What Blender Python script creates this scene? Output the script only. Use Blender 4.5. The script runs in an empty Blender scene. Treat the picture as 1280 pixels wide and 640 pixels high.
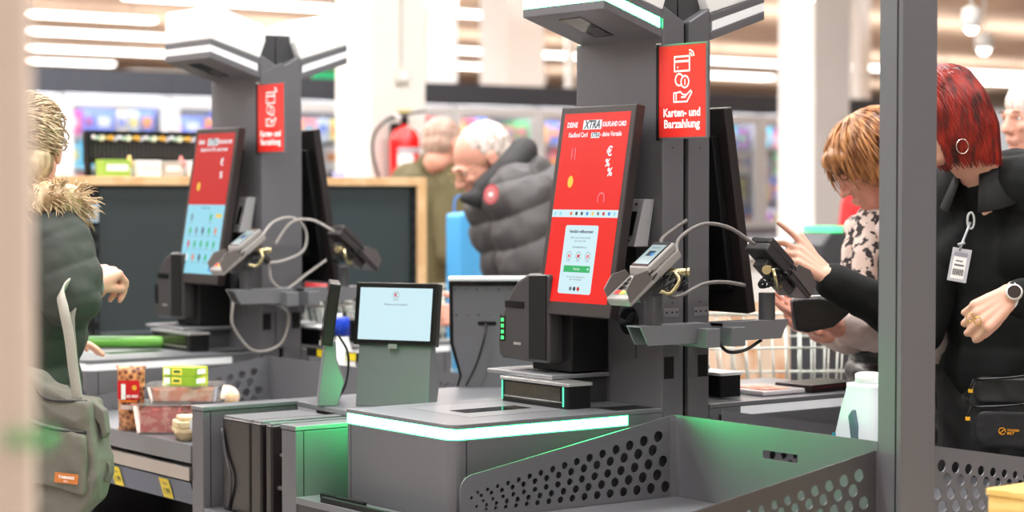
import bpy, bmesh, math, random
from math import sin, cos, pi, radians, atan2, sqrt
from mathutils import Vector, Matrix, noise
random.seed(7)
SC = bpy.context.scene
COL = SC.collection

# ------------------------------------------------------------------ frame of reference
F = 2557.0; H = 1.38; TH = math.atan(80 / F); ANG = radians(36.5)
PX, QX = Vector((cos(ANG), sin(ANG), 0)), Vector((-sin(ANG), cos(ANG), 0))
C0 = Vector(((828 - 640) / F * 4.6, 4.6, 0))
def W(x, y, z=0.0):            # row coordinates (x along the kiosks' depth, y along the row) -> world
    return C0 + PX * x + QX * y + Vector((0, 0, z))
def at(px, py, D):             # a point seen at that place of the photograph at distance D (measuring aid)
    a = (px - 640) / F; b = -(py - 320) / F
    r = Vector((a, cos(TH) + b * sin(TH), -sin(TH) + b * cos(TH)))
    r *= D / r.y
    return Vector((r.x, D, H + r.z))

# ------------------------------------------------------------------ materials
def srgb(c):
    return tuple((v / 255 / 12.92) if v / 255 <= .04045 else ((v / 255 + .055) / 1.055) ** 2.4 for v in c)
MATS = {}
def mat(name, c, rough=.5, metal=0., emit=0., var=.06, scale=40., bump=0., trans=0., coat=0., spec=.5, ecol=None, alpha=1., stretch=None, sheen=0.):
    if name in MATS: return MATS[name]
    m = bpy.data.materials.new(name); m.use_nodes = True
    nt = m.node_tree; b = nt.nodes['Principled BSDF']
    lin = srgb(c)
    b.inputs['Roughness'].default_value = rough
    b.inputs['Metallic'].default_value = metal
    b.inputs['Specular IOR Level'].default_value = spec
    b.inputs['Transmission Weight'].default_value = trans
    b.inputs['Coat Weight'].default_value = coat
    b.inputs['Sheen Weight'].default_value = sheen
    b.inputs['Alpha'].default_value = alpha
    b.inputs['Base Color'].default_value = (*lin, 1)
    if emit:
        b.inputs['Emission Color'].default_value = (*(ecol or lin), 1)
        b.inputs['Emission Strength'].default_value = emit
    if var or bump:
        tc = nt.nodes.new('ShaderNodeTexCoord'); mp = nt.nodes.new('ShaderNodeMapping')
        nz = nt.nodes.new('ShaderNodeTexNoise'); nz.inputs['Scale'].default_value = scale; nz.inputs['Detail'].default_value = 4
        nt.links.new(tc.outputs['Object'], mp.inputs['Vector']); nt.links.new(mp.outputs[0], nz.inputs['Vector'])
        if stretch: mp.inputs['Scale'].default_value = stretch
        if var:
            mx = nt.nodes.new('ShaderNodeMix'); mx.data_type = 'RGBA'
            mx.inputs[6].default_value = (*[v * (1 - var) for v in lin], 1)
            mx.inputs[7].default_value = (*[min(1, v * (1 + var)) for v in lin], 1)
            nt.links.new(nz.outputs['Fac'], mx.inputs[0]); nt.links.new(mx.outputs[2], b.inputs['Base Color'])
        if bump:
            bp = nt.nodes.new('ShaderNodeBump'); bp.inputs['Strength'].default_value = bump; bp.inputs['Distance'].default_value = .004
            nt.links.new(nz.outputs['Fac'], bp.inputs['Height']); nt.links.new(bp.outputs[0], b.inputs['Normal'])
    MATS[name] = m
    return m
def two_tone(name, c1, c2, scale, rough=.7, lo=.45, hi=.55, stretch=None, bump=0., voronoi=False, sheen=0.):
    if name in MATS: return MATS[name]
    m = mat(name, c1, rough, var=0, bump=0, sheen=sheen); nt = m.node_tree; b = nt.nodes['Principled BSDF']
    tc = nt.nodes.new('ShaderNodeTexCoord'); mp = nt.nodes.new('ShaderNodeMapping')
    if stretch: mp.inputs['Scale'].default_value = stretch
    nz = nt.nodes.new('ShaderNodeTexVoronoi' if voronoi else 'ShaderNodeTexNoise'); nz.inputs['Scale'].default_value = scale
    rp = nt.nodes.new('ShaderNodeValToRGB'); e = rp.color_ramp.elements
    e[0].position = lo; e[1].position = hi
    e[0].color = (*srgb(c1), 1); e[1].color = (*srgb(c2), 1)
    nt.links.new(tc.outputs['Object'], mp.inputs[0]); nt.links.new(mp.outputs[0], nz.inputs['Vector'])
    nt.links.new(nz.outputs['Distance' if voronoi else 'Fac'], rp.inputs[0]); nt.links.new(rp.outputs[0], b.inputs['Base Color'])
    if bump:
        bp = nt.nodes.new('ShaderNodeBump'); bp.inputs['Strength'].default_value = bump; bp.inputs['Distance'].default_value = .003
        nt.links.new(nz.outputs['Distance' if voronoi else 'Fac'], bp.inputs['Height']); nt.links.new(bp.outputs[0], b.inputs['Normal'])
    return m
def glow(name, c, strength, ecol=None):
    return mat(name, c, .4, emit=strength, var=0, ecol=ecol)

GREY = mat('powder_coated_grey', (106, 106, 110), .42, .25, var=.04, scale=180, bump=.03)
GREYD = mat('powder_coated_dark_grey', (74, 74, 77), .4, .25, var=.04, scale=180, bump=.03)
GREYL = mat('satin_light_grey_metal', (148, 150, 153), .33, .55, var=.04, scale=150)
CAP = mat('satin_mid_grey_metal', (124, 126, 130), .35, .4, var=.04, scale=150)
STEEL = mat('brushed_steel', (178, 172, 166), .34, .85, var=.08, scale=60, stretch=(1, 1, 14))
SILVER = mat('silver_trim', (200, 200, 198), .28, .8, var=.03)
BLACK = mat('black_plastic', (17, 17, 18), .45, var=.1, scale=90, spec=.3)
BLACKG = mat('black_gloss_plastic', (13, 13, 14), .12, var=0)
BEZEL = mat('dark_brown_black_bezel', (42, 37, 37), .4, var=.06)
DARKP = mat('dark_grey_plastic', (56, 54, 55), .42, var=.06)
TERMG = mat('light_grey_terminal_plastic', (150, 146, 143), .38, .1, var=.04)
TERMM = mat('mid_grey_terminal_plastic', (98, 92, 90), .42, var=.04)
WHITEP = mat('white_plastic_cover', (236, 238, 236), .35, var=.02)
WHITE = mat('white_print', (248, 248, 246), .5, var=0)
BRASS = mat('brass_lock', (190, 178, 138), .25, .85, var=.05)
CABLE = mat('grey_cable_rubber', (108, 102, 99), .5, var=.05)
CABLEL = mat('light_grey_cable_rubber', (165, 160, 155), .5, var=.05)
CABLEB = mat('black_cable_rubber', (22, 22, 23), .5, var=.05)
GLASS = mat('clear_glass', (235, 240, 242), .03, var=0, trans=.95)
REDS = mat('red_sign_print', (232, 52, 44), .3, var=.02, coat=.3)
GREEN_LED = glow('green_led_light', (120, 255, 170), 55, (.03, 1.0, .24))
WHITE_LED = mat('unlit_led_painted_glow', (222, 224, 226), .35, emit=.25, var=0)  # strip is switched off; its faint glow is painted in
LAMP = glow('white_ceiling_lamp', (255, 253, 248), 6.0, (1, .98, .95))
SKIN = mat('light_skin', (226, 172, 148), .5, var=.05, scale=30, bump=.05)
SKINR = mat('ruddy_skin', (222, 160, 138), .5, var=.07, scale=24, bump=.05)
def screenm(name, c, s=1.0):
    if name in MATS: return MATS[name]
    m = mat(name, c, .25, emit=s, var=0)
    b = m.node_tree.nodes['Principled BSDF']
    b.inputs['Base Color'].default_value = (.01, .01, .01, 1)
    return m
S_RED = screenm('screen_red', (238, 18, 12), 1.05)
S_REDD = screenm('screen_dark_red', (206, 30, 36), 1.0)
S_WHITE = screenm('screen_white', (244, 252, 255), 1.0)
S_PALE = screenm('screen_pale_blue', (208, 238, 246), 1.0)
S_CYAN = screenm('screen_light_cyan', (150, 218, 238), 1.0)
S_GREEN = screenm('screen_green', (40, 180, 104), 1.0)
S_GREY = screenm('screen_grey_text', (120, 140, 150), .8)
S_DARK = screenm('screen_dark_text', (40, 60, 80), .7)
S_PINK = screenm('screen_pink', (240, 120, 130), 1.0)
S_YEL = screenm('screen_yellow', (244, 206, 70), 1.0)
S_BLUE = screenm('screen_blue', (40, 140, 220), 1.0)
S_ORNG = screenm('screen_orange', (232, 120, 60), 1.0)

# ------------------------------------------------------------------ mesh helpers
class MB:
    """collects shapes in a bmesh, built as one mesh object"""
    def __init__(s, mirror=None):
        s.bm = bmesh.new(); s.mir = mirror; s.mats = []; s.mi = 0
    def use(s, m):
        if m not in s.mats: s.mats.append(m)
        s.mi = s.mats.index(m); return s
    def _f(s, vs):
        try:
            f = s.bm.faces.new(vs); f.material_index = s.mi; return f
        except ValueError: return None
    def box(s, x0, x1, y0, y1, z0, z1, M=None):
        c = [Vector((x, y, z)) for z in (z0, z1) for y in (y0, y1) for x in (x0, x1)]
        if M: c = [M @ v for v in c]
        v = [s.bm.verts.new(p) for p in c]
        for q in ((0, 2, 3, 1), (4, 5, 7, 6), (0, 1, 5, 4), (2, 6, 7, 3), (0, 4, 6, 2), (1, 3, 7, 5)): s._f([v[i] for i in q])
        return s
    def prism(s, poly, axis, a, b, M=None):
        """poly in the two other axes (in x,y,z order), extruded from a to b along axis"""
        def P(p, t):
            v = {'x': (t, p[0], p[1]), 'y': (p[0], t, p[1]), 'z': (p[0], p[1], t)}[axis]
            v = Vector(v); return M @ v if M else v
        A = [s.bm.verts.new(P(p, a)) for p in poly]; B = [s.bm.verts.new(P(p, b)) for p in poly]
        s._f(A[::-1]); s._f(B); n = len(poly)
        for i in range(n): s._f([A[i], A[(i + 1) % n], B[(i + 1) % n], B[i]])
        return s
    def tube(s, pts, r, seg=10, cap=True, closed=False):
        pts = [Vector(p) for p in pts]; n = len(pts); rings = []
        rr = r if hasattr(r, '__len__') else [r] * n
        up = None
        for i, p in enumerate(pts):
            t = (pts[(i + 1) % n] - pts[i - 1]) if closed else (pts[min(i + 1, n - 1)] - pts[max(i - 1, 0)])
            if t.length < 1e-9: t = Vector((0, 0, 1))
            t.normalize()
            if up is None:
                up = t.orthogonal().normalized()
            up = (up - t * up.dot(t))
            up = up.normalized() if up.length > 1e-6 else t.orthogonal().normalized()
            sd = t.cross(up)
            rings.append([s.bm.verts.new(p + (up * cos(2 * pi * k / seg) + sd * sin(2 * pi * k / seg)) * rr[i]) for k in range(seg)])
        m = n if closed else n - 1
        for i in range(m):
            a, b = rings[i], rings[(i + 1) % n]
            for k in range(seg):
                f = s._f([a[k], a[(k + 1) % seg], b[(k + 1) % seg], b[k]])
                if f: f.smooth = True
        if cap and not closed: s._f(rings[0][::-1]); s._f(rings[-1])
        return s
    def cyl(s, p0, p1, r, seg=20, r2=None):
        return s.tube([p0, p1], [r, r if r2 is None else r2], seg)
    def lathe(s, prof, c=(0, 0, 0), seg=24, M=None):
        rings = []
        for (r, z) in prof:
            ring = []
            for k in range(seg):
                v = Vector((c[0] + r * cos(2 * pi * k / seg), c[1] + r * sin(2 * pi * k / seg), c[2] + z))
                ring.append(s.bm.verts.new(M @ v if M else v))
            rings.append(ring)
        for a, b in zip(rings, rings[1:]):
            for k in range(seg):
                f = s._f([a[k], a[(k + 1) % seg], b[(k + 1) % seg], b[k]])
                if f: f.smooth = True
        s._f(rings[0][::-1]); s._f(rings[-1]); return s
    def ell(s, c, r, M=None, seg=16, rings=10):
        c = Vector(c); r = Vector((r, r, r)) if not hasattr(r, '__len__') else Vector(r)
        rows = []
        for j in range(rings + 1):
            th = pi * j / rings
            if j in (0, rings):
                v = Vector((0, 0, r.z * cos(th))); v = M @ v if M else v
                rows.append([s.bm.verts.new(c + v)]); continue
            row = []
            for k in range(seg):
                v = Vector((r.x * sin(th) * cos(2 * pi * k / seg), r.y * sin(th) * sin(2 * pi * k / seg), r.z * cos(th)))
                row.append(s.bm.verts.new(c + (M @ v if M else v)))
            rows.append(row)
        for a, b in zip(rows, rows[1:]):
            for k in range(seg):
                if len(a) == 1: f = s._f([a[0], b[k], b[(k + 1) % seg]])
                elif len(b) == 1: f = s._f([a[k], b[0], a[(k + 1) % seg]])
                else: f = s._f([a[k], b[k], b[(k + 1) % seg], a[(k + 1) % seg]])
                if f: f.smooth = True
        return s
    def cap(s, p0, p1, r0, r1, seg=14):
        """tapered capsule"""
        p0, p1 = Vector(p0), Vector(p1); d = p1 - p0; L = d.length
        if L < 1e-6: return s.ell(p0, r0)
        d /= L; pts = []; rr = []
        for k in range(5):
            a = pi / 2 * (1 - k / 4) ; pts.append(p0 - d * r0 * sin(a)); rr.append(max(r0 * cos(a), 1e-4))
        for k in range(5):
            a = pi / 2 * k / 4; pts.append(p1 + d * r1 * sin(a)); rr.append(max(r1 * cos(a), 1e-4))
        return s.tube(pts, rr, seg)
    def chain(s, pts, rr):
        for i in range(len(pts) - 1): s.cap(pts[i], pts[i + 1], rr[i], rr[i + 1])
        return s
    def mesh(s, name):
        bm = s.bm
        if s.mir is not None:
            for v in bm.verts: v.co.x = s.mir - v.co.x
        bmesh.ops.recalc_face_normals(bm, faces=bm.faces)
        me = bpy.data.meshes.new(name); bm.to_mesh(me); bm.free(); return me
    def build(s, name, m=None, parent=None, bevel=0., smooth=False, seg=2):
        me = s.mesh(name)
        if s.mats:
            for q in s.mats: me.materials.append(q)
        elif m: me.materials.append(m)
        if smooth:
            for p in me.polygons: p.use_smooth = True
        return link(name, me, parent, bevel, seg)
def link(name, me, parent=None, bevel=0., seg=2):
    o = bpy.data.objects.new(name, me); COL.objects.link(o)
    if parent is not None: o.parent = parent
    if bevel:
        b = o.modifiers.new('edge', 'BEVEL'); b.width = bevel; b.segments = seg; b.limit_method = 'ANGLE'; b.angle_limit = radians(40)
    return o
def tag(o, label=None, cat=None, group=None, kind=None):
    if label: o['label'] = label
    if cat: o['category'] = cat
    if group: o['group'] = group
    if kind: o['kind'] = kind
    return o
def thing(name, label, cat, loc, rot=ANG, group=None):
    o = bpy.data.objects.new(name, None); COL.objects.link(o); o.empty_display_size = .1
    o.location = loc; o.rotation_euler = (0, 0, rot)
    return tag(o, label, cat, group)
def copy_tree(o, parent=None):
    c = o.copy(); COL.objects.link(c); c.parent = parent
    for ch in list(o.children): copy_tree(ch, c)
    return c
def curve_mesh(cu):
    o = bpy.data.objects.new('tmp', cu); COL.objects.link(o)
    dg = bpy.context.evaluated_depsgraph_get(); dg.update()
    me = bpy.data.meshes.new_from_object(o.evaluated_get(dg))
    bpy.data.objects.remove(o); return me
def plate_mesh(name, outer, holes, thick, M, seg=14):
    """flat plate with real holes: outline and circles (u,v,r), thickness along the third axis"""
    cu = bpy.data.curves.new(name, 'CURVE'); cu.dimensions = '2D'; cu.fill_mode = 'BOTH'; cu.extrude = thick / 2
    def sp(pts):
        q = cu.splines.new('POLY'); q.points.add(len(pts) - 1)
        for i, p in enumerate(pts): q.points[i].co = (p[0], p[1], 0, 1)
        q.use_cyclic_u = True
    sp(outer)
    for (u, v, r) in holes: sp([(u + r * cos(2 * pi * k / seg), v + r * sin(2 * pi * k / seg)) for k in range(seg)])
    me = curve_mesh(cu); me.transform(M); return me
def spline(pts, n=8):
    """Catmull-Rom through the points"""
    p = [Vector(q) for q in pts]; p = [2 * p[0] - p[1]] + p + [2 * p[-1] - p[-2]]; out = []
    for i in range(1, len(p) - 2):
        for k in range(n):
            t = k / n
            out.append(.5 * ((2 * p[i]) + (-p[i - 1] + p[i + 1]) * t + (2 * p[i - 1] - 5 * p[i] + 4 * p[i + 1] - p[i + 2]) * t * t
                             + (-p[i - 1] + 3 * p[i] - 3 * p[i + 1] + p[i + 2]) * t ** 3))
    out.append(p[-2]); return out
def rrect(x0, y0, x1, y1, r, n=5, corners=(1, 1, 1, 1)):
    out = []
    for ci, (cx, cy, a0) in enumerate(((x0 + r, y0 + r, pi), (x1 - r, y0 + r, 1.5 * pi), (x1 - r, y1 - r, 0), (x0 + r, y1 - r, .5 * pi))):
        if corners[ci]:
            for k in range(n + 1): out.append((cx + r * cos(a0 + pi / 2 * k / n), cy + r * sin(a0 + pi / 2 * k / n)))
        else:
            out.append(((x0, y0), (x1, y0), (x1, y1), (x0, y1))[ci])
    return out

class Art:
    """flat print or screen picture: coloured shapes and lettering in (u, v) metres, thin layers along the normal"""
    def __init__(s, step=.0004): s.items = []; s.step = step
    def poly(s, pts, m, layer=1): s.items.append(('p', pts, m, layer)); return s
    def rect(s, u0, v0, u1, v1, m, layer=1): return s.poly([(u0, v0), (u1, v0), (u1, v1), (u0, v1)], m, layer)
    def rrect(s, u0, v0, u1, v1, r, m, layer=1): return s.poly(rrect(u0, v0, u1, v1, r), m, layer)
    def circ(s, u, v, r, m, layer=1, n=20, ry=None): return s.poly([(u + r * cos(2 * pi * k / n), v + (ry or r) * sin(2 * pi * k / n)) for k in range(n)], m, layer)
    def arc(s, u, v, r, a0, a1, w, m, layer=1, n=14, ry=None):
        ry = ry or r
        A = [(u + (r - w / 2) * cos(a0 + (a1 - a0) * k / n), v + (ry - w / 2) * sin(a0 + (a1 - a0) * k / n)) for k in range(n + 1)]
        B = [(u + (r + w / 2) * cos(a0 + (a1 - a0) * k / n), v + (ry + w / 2) * sin(a0 + (a1 - a0) * k / n)) for k in range(n + 1)]
        for k in range(n): s.poly([A[k], A[k + 1], B[k + 1], B[k]], m, layer)
        return s
    def line(s, pts, w, m, layer=1):
        for (a, b) in zip(pts, pts[1:]):
            a, b = Vector(a), Vector(b); d = (b - a).normalized(); n = Vector((-d.y, d.x)) * w / 2; e = d * w * .4
            s.poly([a - e - n, b + e - n, b + e + n, a - e + n], m, layer)
        return s
    def text(s, t, u, v, size, m, layer=2, align='CENTER', bold=0., shear=0., sx=1.): s.items.append(('t', (t, u, v, size, align, bold, shear, sx), m, layer)); return s
    def build(s, name, parent, o, U, V, label=None):
        o, U, V = Vector(o), Vector(U).normalized(), Vector(V).normalized(); N = U.cross(V)
        bm = bmesh.new(); mats = []
        for kind, d, m, layer in s.items:
            if m not in mats: mats.append(m)
            mi = mats.index(m); off = N * s.step * layer
            if kind == 'p':
                try: f = bm.faces.new([bm.verts.new(o + U * p[0] + V * p[1] + off) for p in d]); f.material_index = mi
                except ValueError: pass
            else:
                t, u, v, size, align, bold, shear, sx = d
                cu = bpy.data.curves.new('t', 'FONT'); cu.body = t; cu.size = size; cu.align_x = align; cu.offset = bold; cu.shear = shear; cu.resolution_u = 3
                me = curve_mesh(cu); vs = [bm.verts.new(o + U * (u + p.co.x * sx) + V * (v + p.co.y) + off) for p in me.vertices]
                for p in me.polygons:
                    try: f = bm.faces.new([vs[i] for i in p.vertices]); f.material_index = mi
                    except ValueError: pass
        me = bpy.data.meshes.new(name); bm.to_mesh(me); bm.free()
        for m in mats: me.materials.append(m)
        ob = link(name, me, parent)
        if label: ob['label'] = label
        return ob

def remesh(mb, voxel, smooth=4, disp=None, fac=.5):
    """one continuous surface from overlapping shapes"""
    me = mb.mesh('blob'); o = bpy.data.objects.new('blob', me); COL.objects.link(o)
    r = o.modifiers.new('r', 'REMESH'); r.mode = 'VOXEL'; r.voxel_size = voxel; r.use_smooth_shade = True
    if smooth:
        q = o.modifiers.new('s', 'SMOOTH'); q.factor = fac; q.iterations = smooth
    dg = bpy.context.evaluated_depsgraph_get(); dg.update()
    out = bpy.data.meshes.new_from_object(o.evaluated_get(dg)); bpy.data.objects.remove(o)
    if disp:
        cos_ = [(v.co.copy(), v.normal.copy()) for v in out.vertices]
        for v, (c, n) in zip(out.vertices, cos_): v.co = c + n * disp(c, n)
    for p in out.polygons: p.use_smooth = True
    return out
def blob(name, mb, voxel, m, parent=None, smooth=4, disp=None, fac=.5):
    me = remesh(mb, voxel, smooth, disp, fac); me.materials.append(m); return link(name, me, parent)

# ------------------------------------------------------------------ the room
def structure(name, mb, m):
    o = mb.build(name, m); o['kind'] = 'structure'; return o
FLOORM = two_tone('polished_floor_tiles', (196, 190, 182), (184, 178, 171), 1.2, rough=.22)
structure('floor', MB().box(-40, 45, -3, 75, -.1, 0), FLOORM)
CEILM = two_tone('beige_brown_ceiling', (214, 184, 158), (188, 158, 134), .9, rough=.9, lo=.35, hi=.7, stretch=(1, .25, 1))
structure('ceiling', MB().box(-40, 45, -3, 75, 4.35, 4.5), CEILM)

structure('wall_light_blocker', MB().box(-40, 45, -3.2, -3, 0, 4.35), mat('beige_blocker_wall', (150, 142, 136), .9, var=.05, scale=.4))  # unseen wall behind the camera, added to block world light

# ceiling lamp rows running along the row's x direction
def lamp_at(px, py, px2, z=3.95, wid=.17):
    a = at(px, py, 1.0); t = (z - H) / (a.z - H); p0 = Vector((a.x * t, t, z))
    k = (px2 - 640) / F     # walk along PX until it projects to px2
    L = (k * p0.y - p0.x) / (PX.x - k * PX.y)
    return p0, abs(L)
LAMPN = 0
def ceiling_lamp(p0, L, wid=.17, label=None):
    t = thing('ceiling_lamp', label or 'long white linear ceiling lamp among the other rows overhead', 'ceiling lamp', p0, ANG, 'rows of linear ceiling lamps')
    MB().box(0, L, -wid / 2, wid / 2, .0, .05).build('diffuser', LAMP, t)
    MB().box(-.02, L + .02, -wid / 2 - .02, wid / 2 + .02, .05, .09).build('housing', WHITEP, t)
    for f in (.15, .85): MB().cyl((L * f, 0, .08), (L * f, 0, .41), .01, 6).build('suspension_rod', STEEL, t)
    return t
for (a, b, c, wid) in ((7, 18, 193, .2), (0, 39, 214, .22), (14, 61, 216, .2), (14, 77, 142, .2), (160, 93, 262, .22), (157, -2, 425, .2),
                       (556, 18, 604, .22), (540, 63, 728, .24), (545, 83, 640, .22), (880, 77, 1004, .28), (880, 95, 960, .34), (1040, 84, 1110, .34), (1160, 90, 1290, .36), (1150, 100, 1290, .34), (640, -6, 735, .2)):
    p0, L = lamp_at(a, b, c); ceiling_lamp(p0, L, wid)
# nearer rows over the tills (above the frame) that light the place, plus added ceiling uplights
def area(loc, sx, sy, power, rot=(0, 0, ANG), col=(.985, .99, 1)):
    l = bpy.data.lights.new('lamp_and_fill_light', 'AREA'); l.shape = 'RECTANGLE'; l.size = sx; l.size_y = sy; l.energy = power; l.color = col
    o = bpy.data.objects.new('lamp_and_fill_light', l); COL.objects.link(o); o.location = loc; o.rotation_euler = rot; return o
for ly in (-5.0, -2.4, .2, 2.8, 5.4, 8.0):
    area(W(-.5, ly, 4.1), 9, .35, 330 if ly > -1 else 190)
for ly in (12, 18, 26): area(W(8, ly, 4.1), 16, .6, 450)
for ly in (7, 14, 21, 28, 36): area(W(17, ly, 3.3), 52, .8, 950, (pi, 0, ANG))  # upward lights without fixtures, added to brighten the ceiling
for x, y, D in ((1214, 35, 11), (1230, 61, 14), (1010, -4, 12), (672, 102, 30), (745, 60, 26)):
    t = thing('spot_lamp', 'small round ceiling spotlight glowing white', 'spotlight', at(x, y, D), 0, 'round ceiling spotlights')
    MB().ell((0, 0, 0), .035 * D / 11).build('bulb', LAMP, t)
    MB().lathe([(.05 * D / 11, .0), (.05 * D / 11, .1), (.02, .12)]).build('housing', WHITEP, t)
    top = 4.35 - t.location.z
    if top > .12: MB().cyl((0, 0, .1), (0, 0, top), .008, 6).build('rod', WHITEP, t)

world = bpy.data.worlds.new('World'); SC.world = world; world.use_nodes = True
bg = world.node_tree.nodes['Background']; bg.inputs[0].default_value = (1, .995, .99, 1); bg.inputs[1].default_value = .6

# ------------------------------------------------------------------ self checkout kiosks
MIR = .142
HOLE_ROWS = []
def fan_holes():
    holes = []
    rows = [(-.050, .836, .164), (-.066, .807, .126), (-.036, .780, .089), (-.053, .751, .051), (-.029, .723, .010)]
    for (x0, z0, sl) in rows:
        x, d = x0, .042
        for k in range(16):
            holes.append((x, z0 + sl * (x - x0), .013 - .0094 * (x0 - x) / .494)); x -= d; d *= .964
    return holes
def fan_panel(name, y, parent, m, mirror=None, z_off=0.):
    outer = [(0, .70), (0, .882), (-.03, .878), (-.56, .793), (-.575, .787), (-.585, .775), (-.588, .76), (-.588, .70)]
    M = Matrix.Translation((0, y, z_off)) @ Matrix.Rotation(pi / 2, 4, 'X')
    hs = fan_holes()
    me = plate_mesh(name, outer, hs, .003, M)
    if mirror is not None:
        for v in me.vertices: v.co.x = mirror - v.co.x
        me.flip_normals()
    me.materials.append(m); return link(name, me, parent)

def kiosk(ox, oy, side, lit, label, st):
    """one half of a double till; side -1 faces -x, +1 is its mirror image"""
    mir = None if side < 0 else MIR
    mx = (lambda x: x) if side < 0 else (lambda x: MIR - x)
    T = thing('self_checkout_kiosk', label, 'self-checkout kiosk', W(ox, oy, 0), ANG)
    LED = GREEN_LED if lit else WHITE_LED
    mb = lambda: MB(mir)
    # counter
    foot = rrect(-.577, 0, -.002, .41, .028, 6, (1, 0, 0, 0))
    c = mb().prism(foot, 'z', .06, .8605).prism(rrect(-.571, .006, -.002, .41, .024, 6, (1, 0, 0, 0)), 'z', .8605, .884)
    c.build('counter', GREY, T, .0015)
    mb().prism(rrect(-.579, -.002, -.001, .412, .03, 6, (1, 0, 0, 0)), 'z', .8835, .893).prism(rrect(-.577, 0, -.1, .002, .001, 1, (0, 0, 0, 0)), 'z', .882, .884).box(-.099, -.001, -.0, .006, .8605, .8835).build('counter_top', CAP, T, .002)
    mb().box(-.55, -.02, .03, .38, .0, .06).build('plinth', BLACK, T)
    mb().box(-.5405, -.539, -.0012, .01, .07, .8595).box(-.5772, -.53, .395, .397, .07, .8595).build('seam', BLACK, T)
    s_ = mb()
    path = [(-.1, 0.0)] + rrect(-.577, 0, -.1, .41, .028, 6, (1, 0, 0, 0))[6::-1] + [(-.577, .41)]
    inner = [(-.1, .012), (-.54, .012), (-.562, .035), (-.562, .41)]
    s_.prism([(-.1, .001)] + [(x + .0008, y + .0008) for (x, y) in rrect(-.577, 0, -.1, .41, .028, 6, (1, 0, 0, 0))[6::-1]] + [(-.576, .409), (-.57, .409), (-.57, .03), (-.562, .014), (-.545, .007), (-.1, .007)], 'z', .8615, .8825)
    s_.box(-.576, -.40, .407, .4125, .8615, .8825)  # unseen return along the back edge, added to light the cabinet side panel
    s_.build('light_strip', LED, T)
    # recessed scan window
    mb().box(-.46, -.2, .10, .34, .8932, .8936).build('scan_plate', GREYL, T)
    mb().box(-.42, -.24, .17, .235, .8936, .8942).build('scan_window', BLACKG, T)
    mb().box(-.12, -.01, .015, .085, .8932, .8937).build('cable_cutout', BLACK, T)
    # column and its details
    col = mb().prism([(0, 0), (.064, 0), (.064, 1.765), (0, 1.80)], 'y', 0, .297).box(.0, .064, .29, .313, 0, 1.727)
    col.build('column', GREY, T, .003)
    mb().box(.064, .0705, .012, .30, .0, 1.76).build('column_spine', BLACK, T)
    d = mb()
    d.box(.006, .034, -.0012, .002, .958, 1.008)
    d.build('access_window', BLACK, T)
    d = mb().box(.004, .048, -.0015, .001, 1.098, 1.118); d.build('screw_plate', GREYL, T)
    d = mb()
    for xx in (.012, .028, .042): d.cyl((xx, -.0015, 1.108), (xx, -.003, 1.108), .0022, 8)
    for zz in (1.13, 1.30, 1.48): d.cyl((.03, 0, zz), (.03, -.0015, zz), .0015, 8)
    d.build('screw', BLACK, T)
    d = mb(); d.lathe([(.033, 0), (.033, .003), (.026, .003)], M=Matrix.Translation((0, .115, 1.085)) @ Matrix.Rotation(-pi / 2, 4, 'Y')); d.build('cable_grommet', BLACK, T)
    mb().box(-.001, .001, .09, .0915, 1.0, 1.045).box(-.001, .001, .235, .2365, .96, 1.03).build('panel_slit', BLACK, T)
    # canopy
    y1 = .297
    p = [(-.17, 1.782), (-.17, 1.84), (0.0, 1.786), (0.0, 1.726)]
    can = mb().prism([(-.165, 1.7835), (-.165, 1.838), (0, 1.785), (0, 1.728)], 'y', .004, y1 - .004)
    can.prism([(-.17, 1.782), (-.17, 1.802), (0, 1.746), (0, 1.726)], 'y', 0, y1)
    can.prism([(-.17, 1.8215), (-.17, 1.84), (0, 1.787), (0, 1.7675)], 'y', 0, y1)
    canopy = can.build('canopy', GREY, T, .002)
    mb().prism([(-.169, 1.802), (-.169, 1.8215), (-.008, 1.7705), (-.008, 1.749)], 'y', .001, y1 - .001).build('light_strip', LED, canopy)
    cov = mb().prism([(-.17, 1.84), (-.168, 1.932), (-.155, 1.938), (-.13, 1.934), (0.02, 1.886), (.02, 1.84), (0.0, 1.788)], 'y', 0, y1)
    cov.build('hood_cover', WHITEP, canopy, .004)
    # camera recess in the underside (slope dz/dx = -.33)
    uz = lambda x: 1.726 - .33 * x
    q = [(-.142, .118), (-.142, .198), (-.036, .198), (-.036, .128)]
    rb = mb()
    vs = [rb.bm.verts.new((x, y, uz(x) - .0016)) for x, y in q] + [rb.bm.verts.new((x, y, uz(x) + .006)) for x, y in q]
    for f in ((0, 1, 2, 3), (4, 7, 6, 5), (0, 4, 5, 1), (1, 5, 6, 2), (2, 6, 7, 3), (3, 7, 4, 0)): rb._f([vs[i] for i in f])
    rb.build('camera_recess', BLACKG, canopy)
    rb = mb()
    q2 = [(-.085, .125), (-.09, .16), (-.042, .194), (-.042, .132)]
    vs = [rb.bm.verts.new((x, y, uz(x) - .0022)) for x, y in q2] + [rb.bm.verts.new((x, y, uz(x) + .003)) for x, y in q2]
    for f in ((0, 1, 2, 3), (4, 7, 6, 5), (0, 4, 5, 1), (1, 5, 6, 2), (2, 6, 7, 3), (3, 7, 4, 0)): rb._f([vs[i] for i in f])
    rb.build('recess_baffle', DARKP, canopy)
    mb().box(.005, .069, .03, .27, 1.76, 1.862).build('column_head', GREYD, T, .002)
    if side < 0:
        Art().rrect(0, 0, .018, .011, .001, WHITE, 1).text('0034', .009, .0025, .007, BLACK, 2).build('asset_sticker', T, (-.0008, .022, 1.703), (0, -1, 0), (0, 0, 1))
    # display
    bl, tl = Vector((-.150, .003, 1.10)), Vector((-.072, .003, 1.577))
    Vd = (tl - bl).normalized(); Nd = Vector((0, -1, 0)).cross(Vd)      # outward normal
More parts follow.
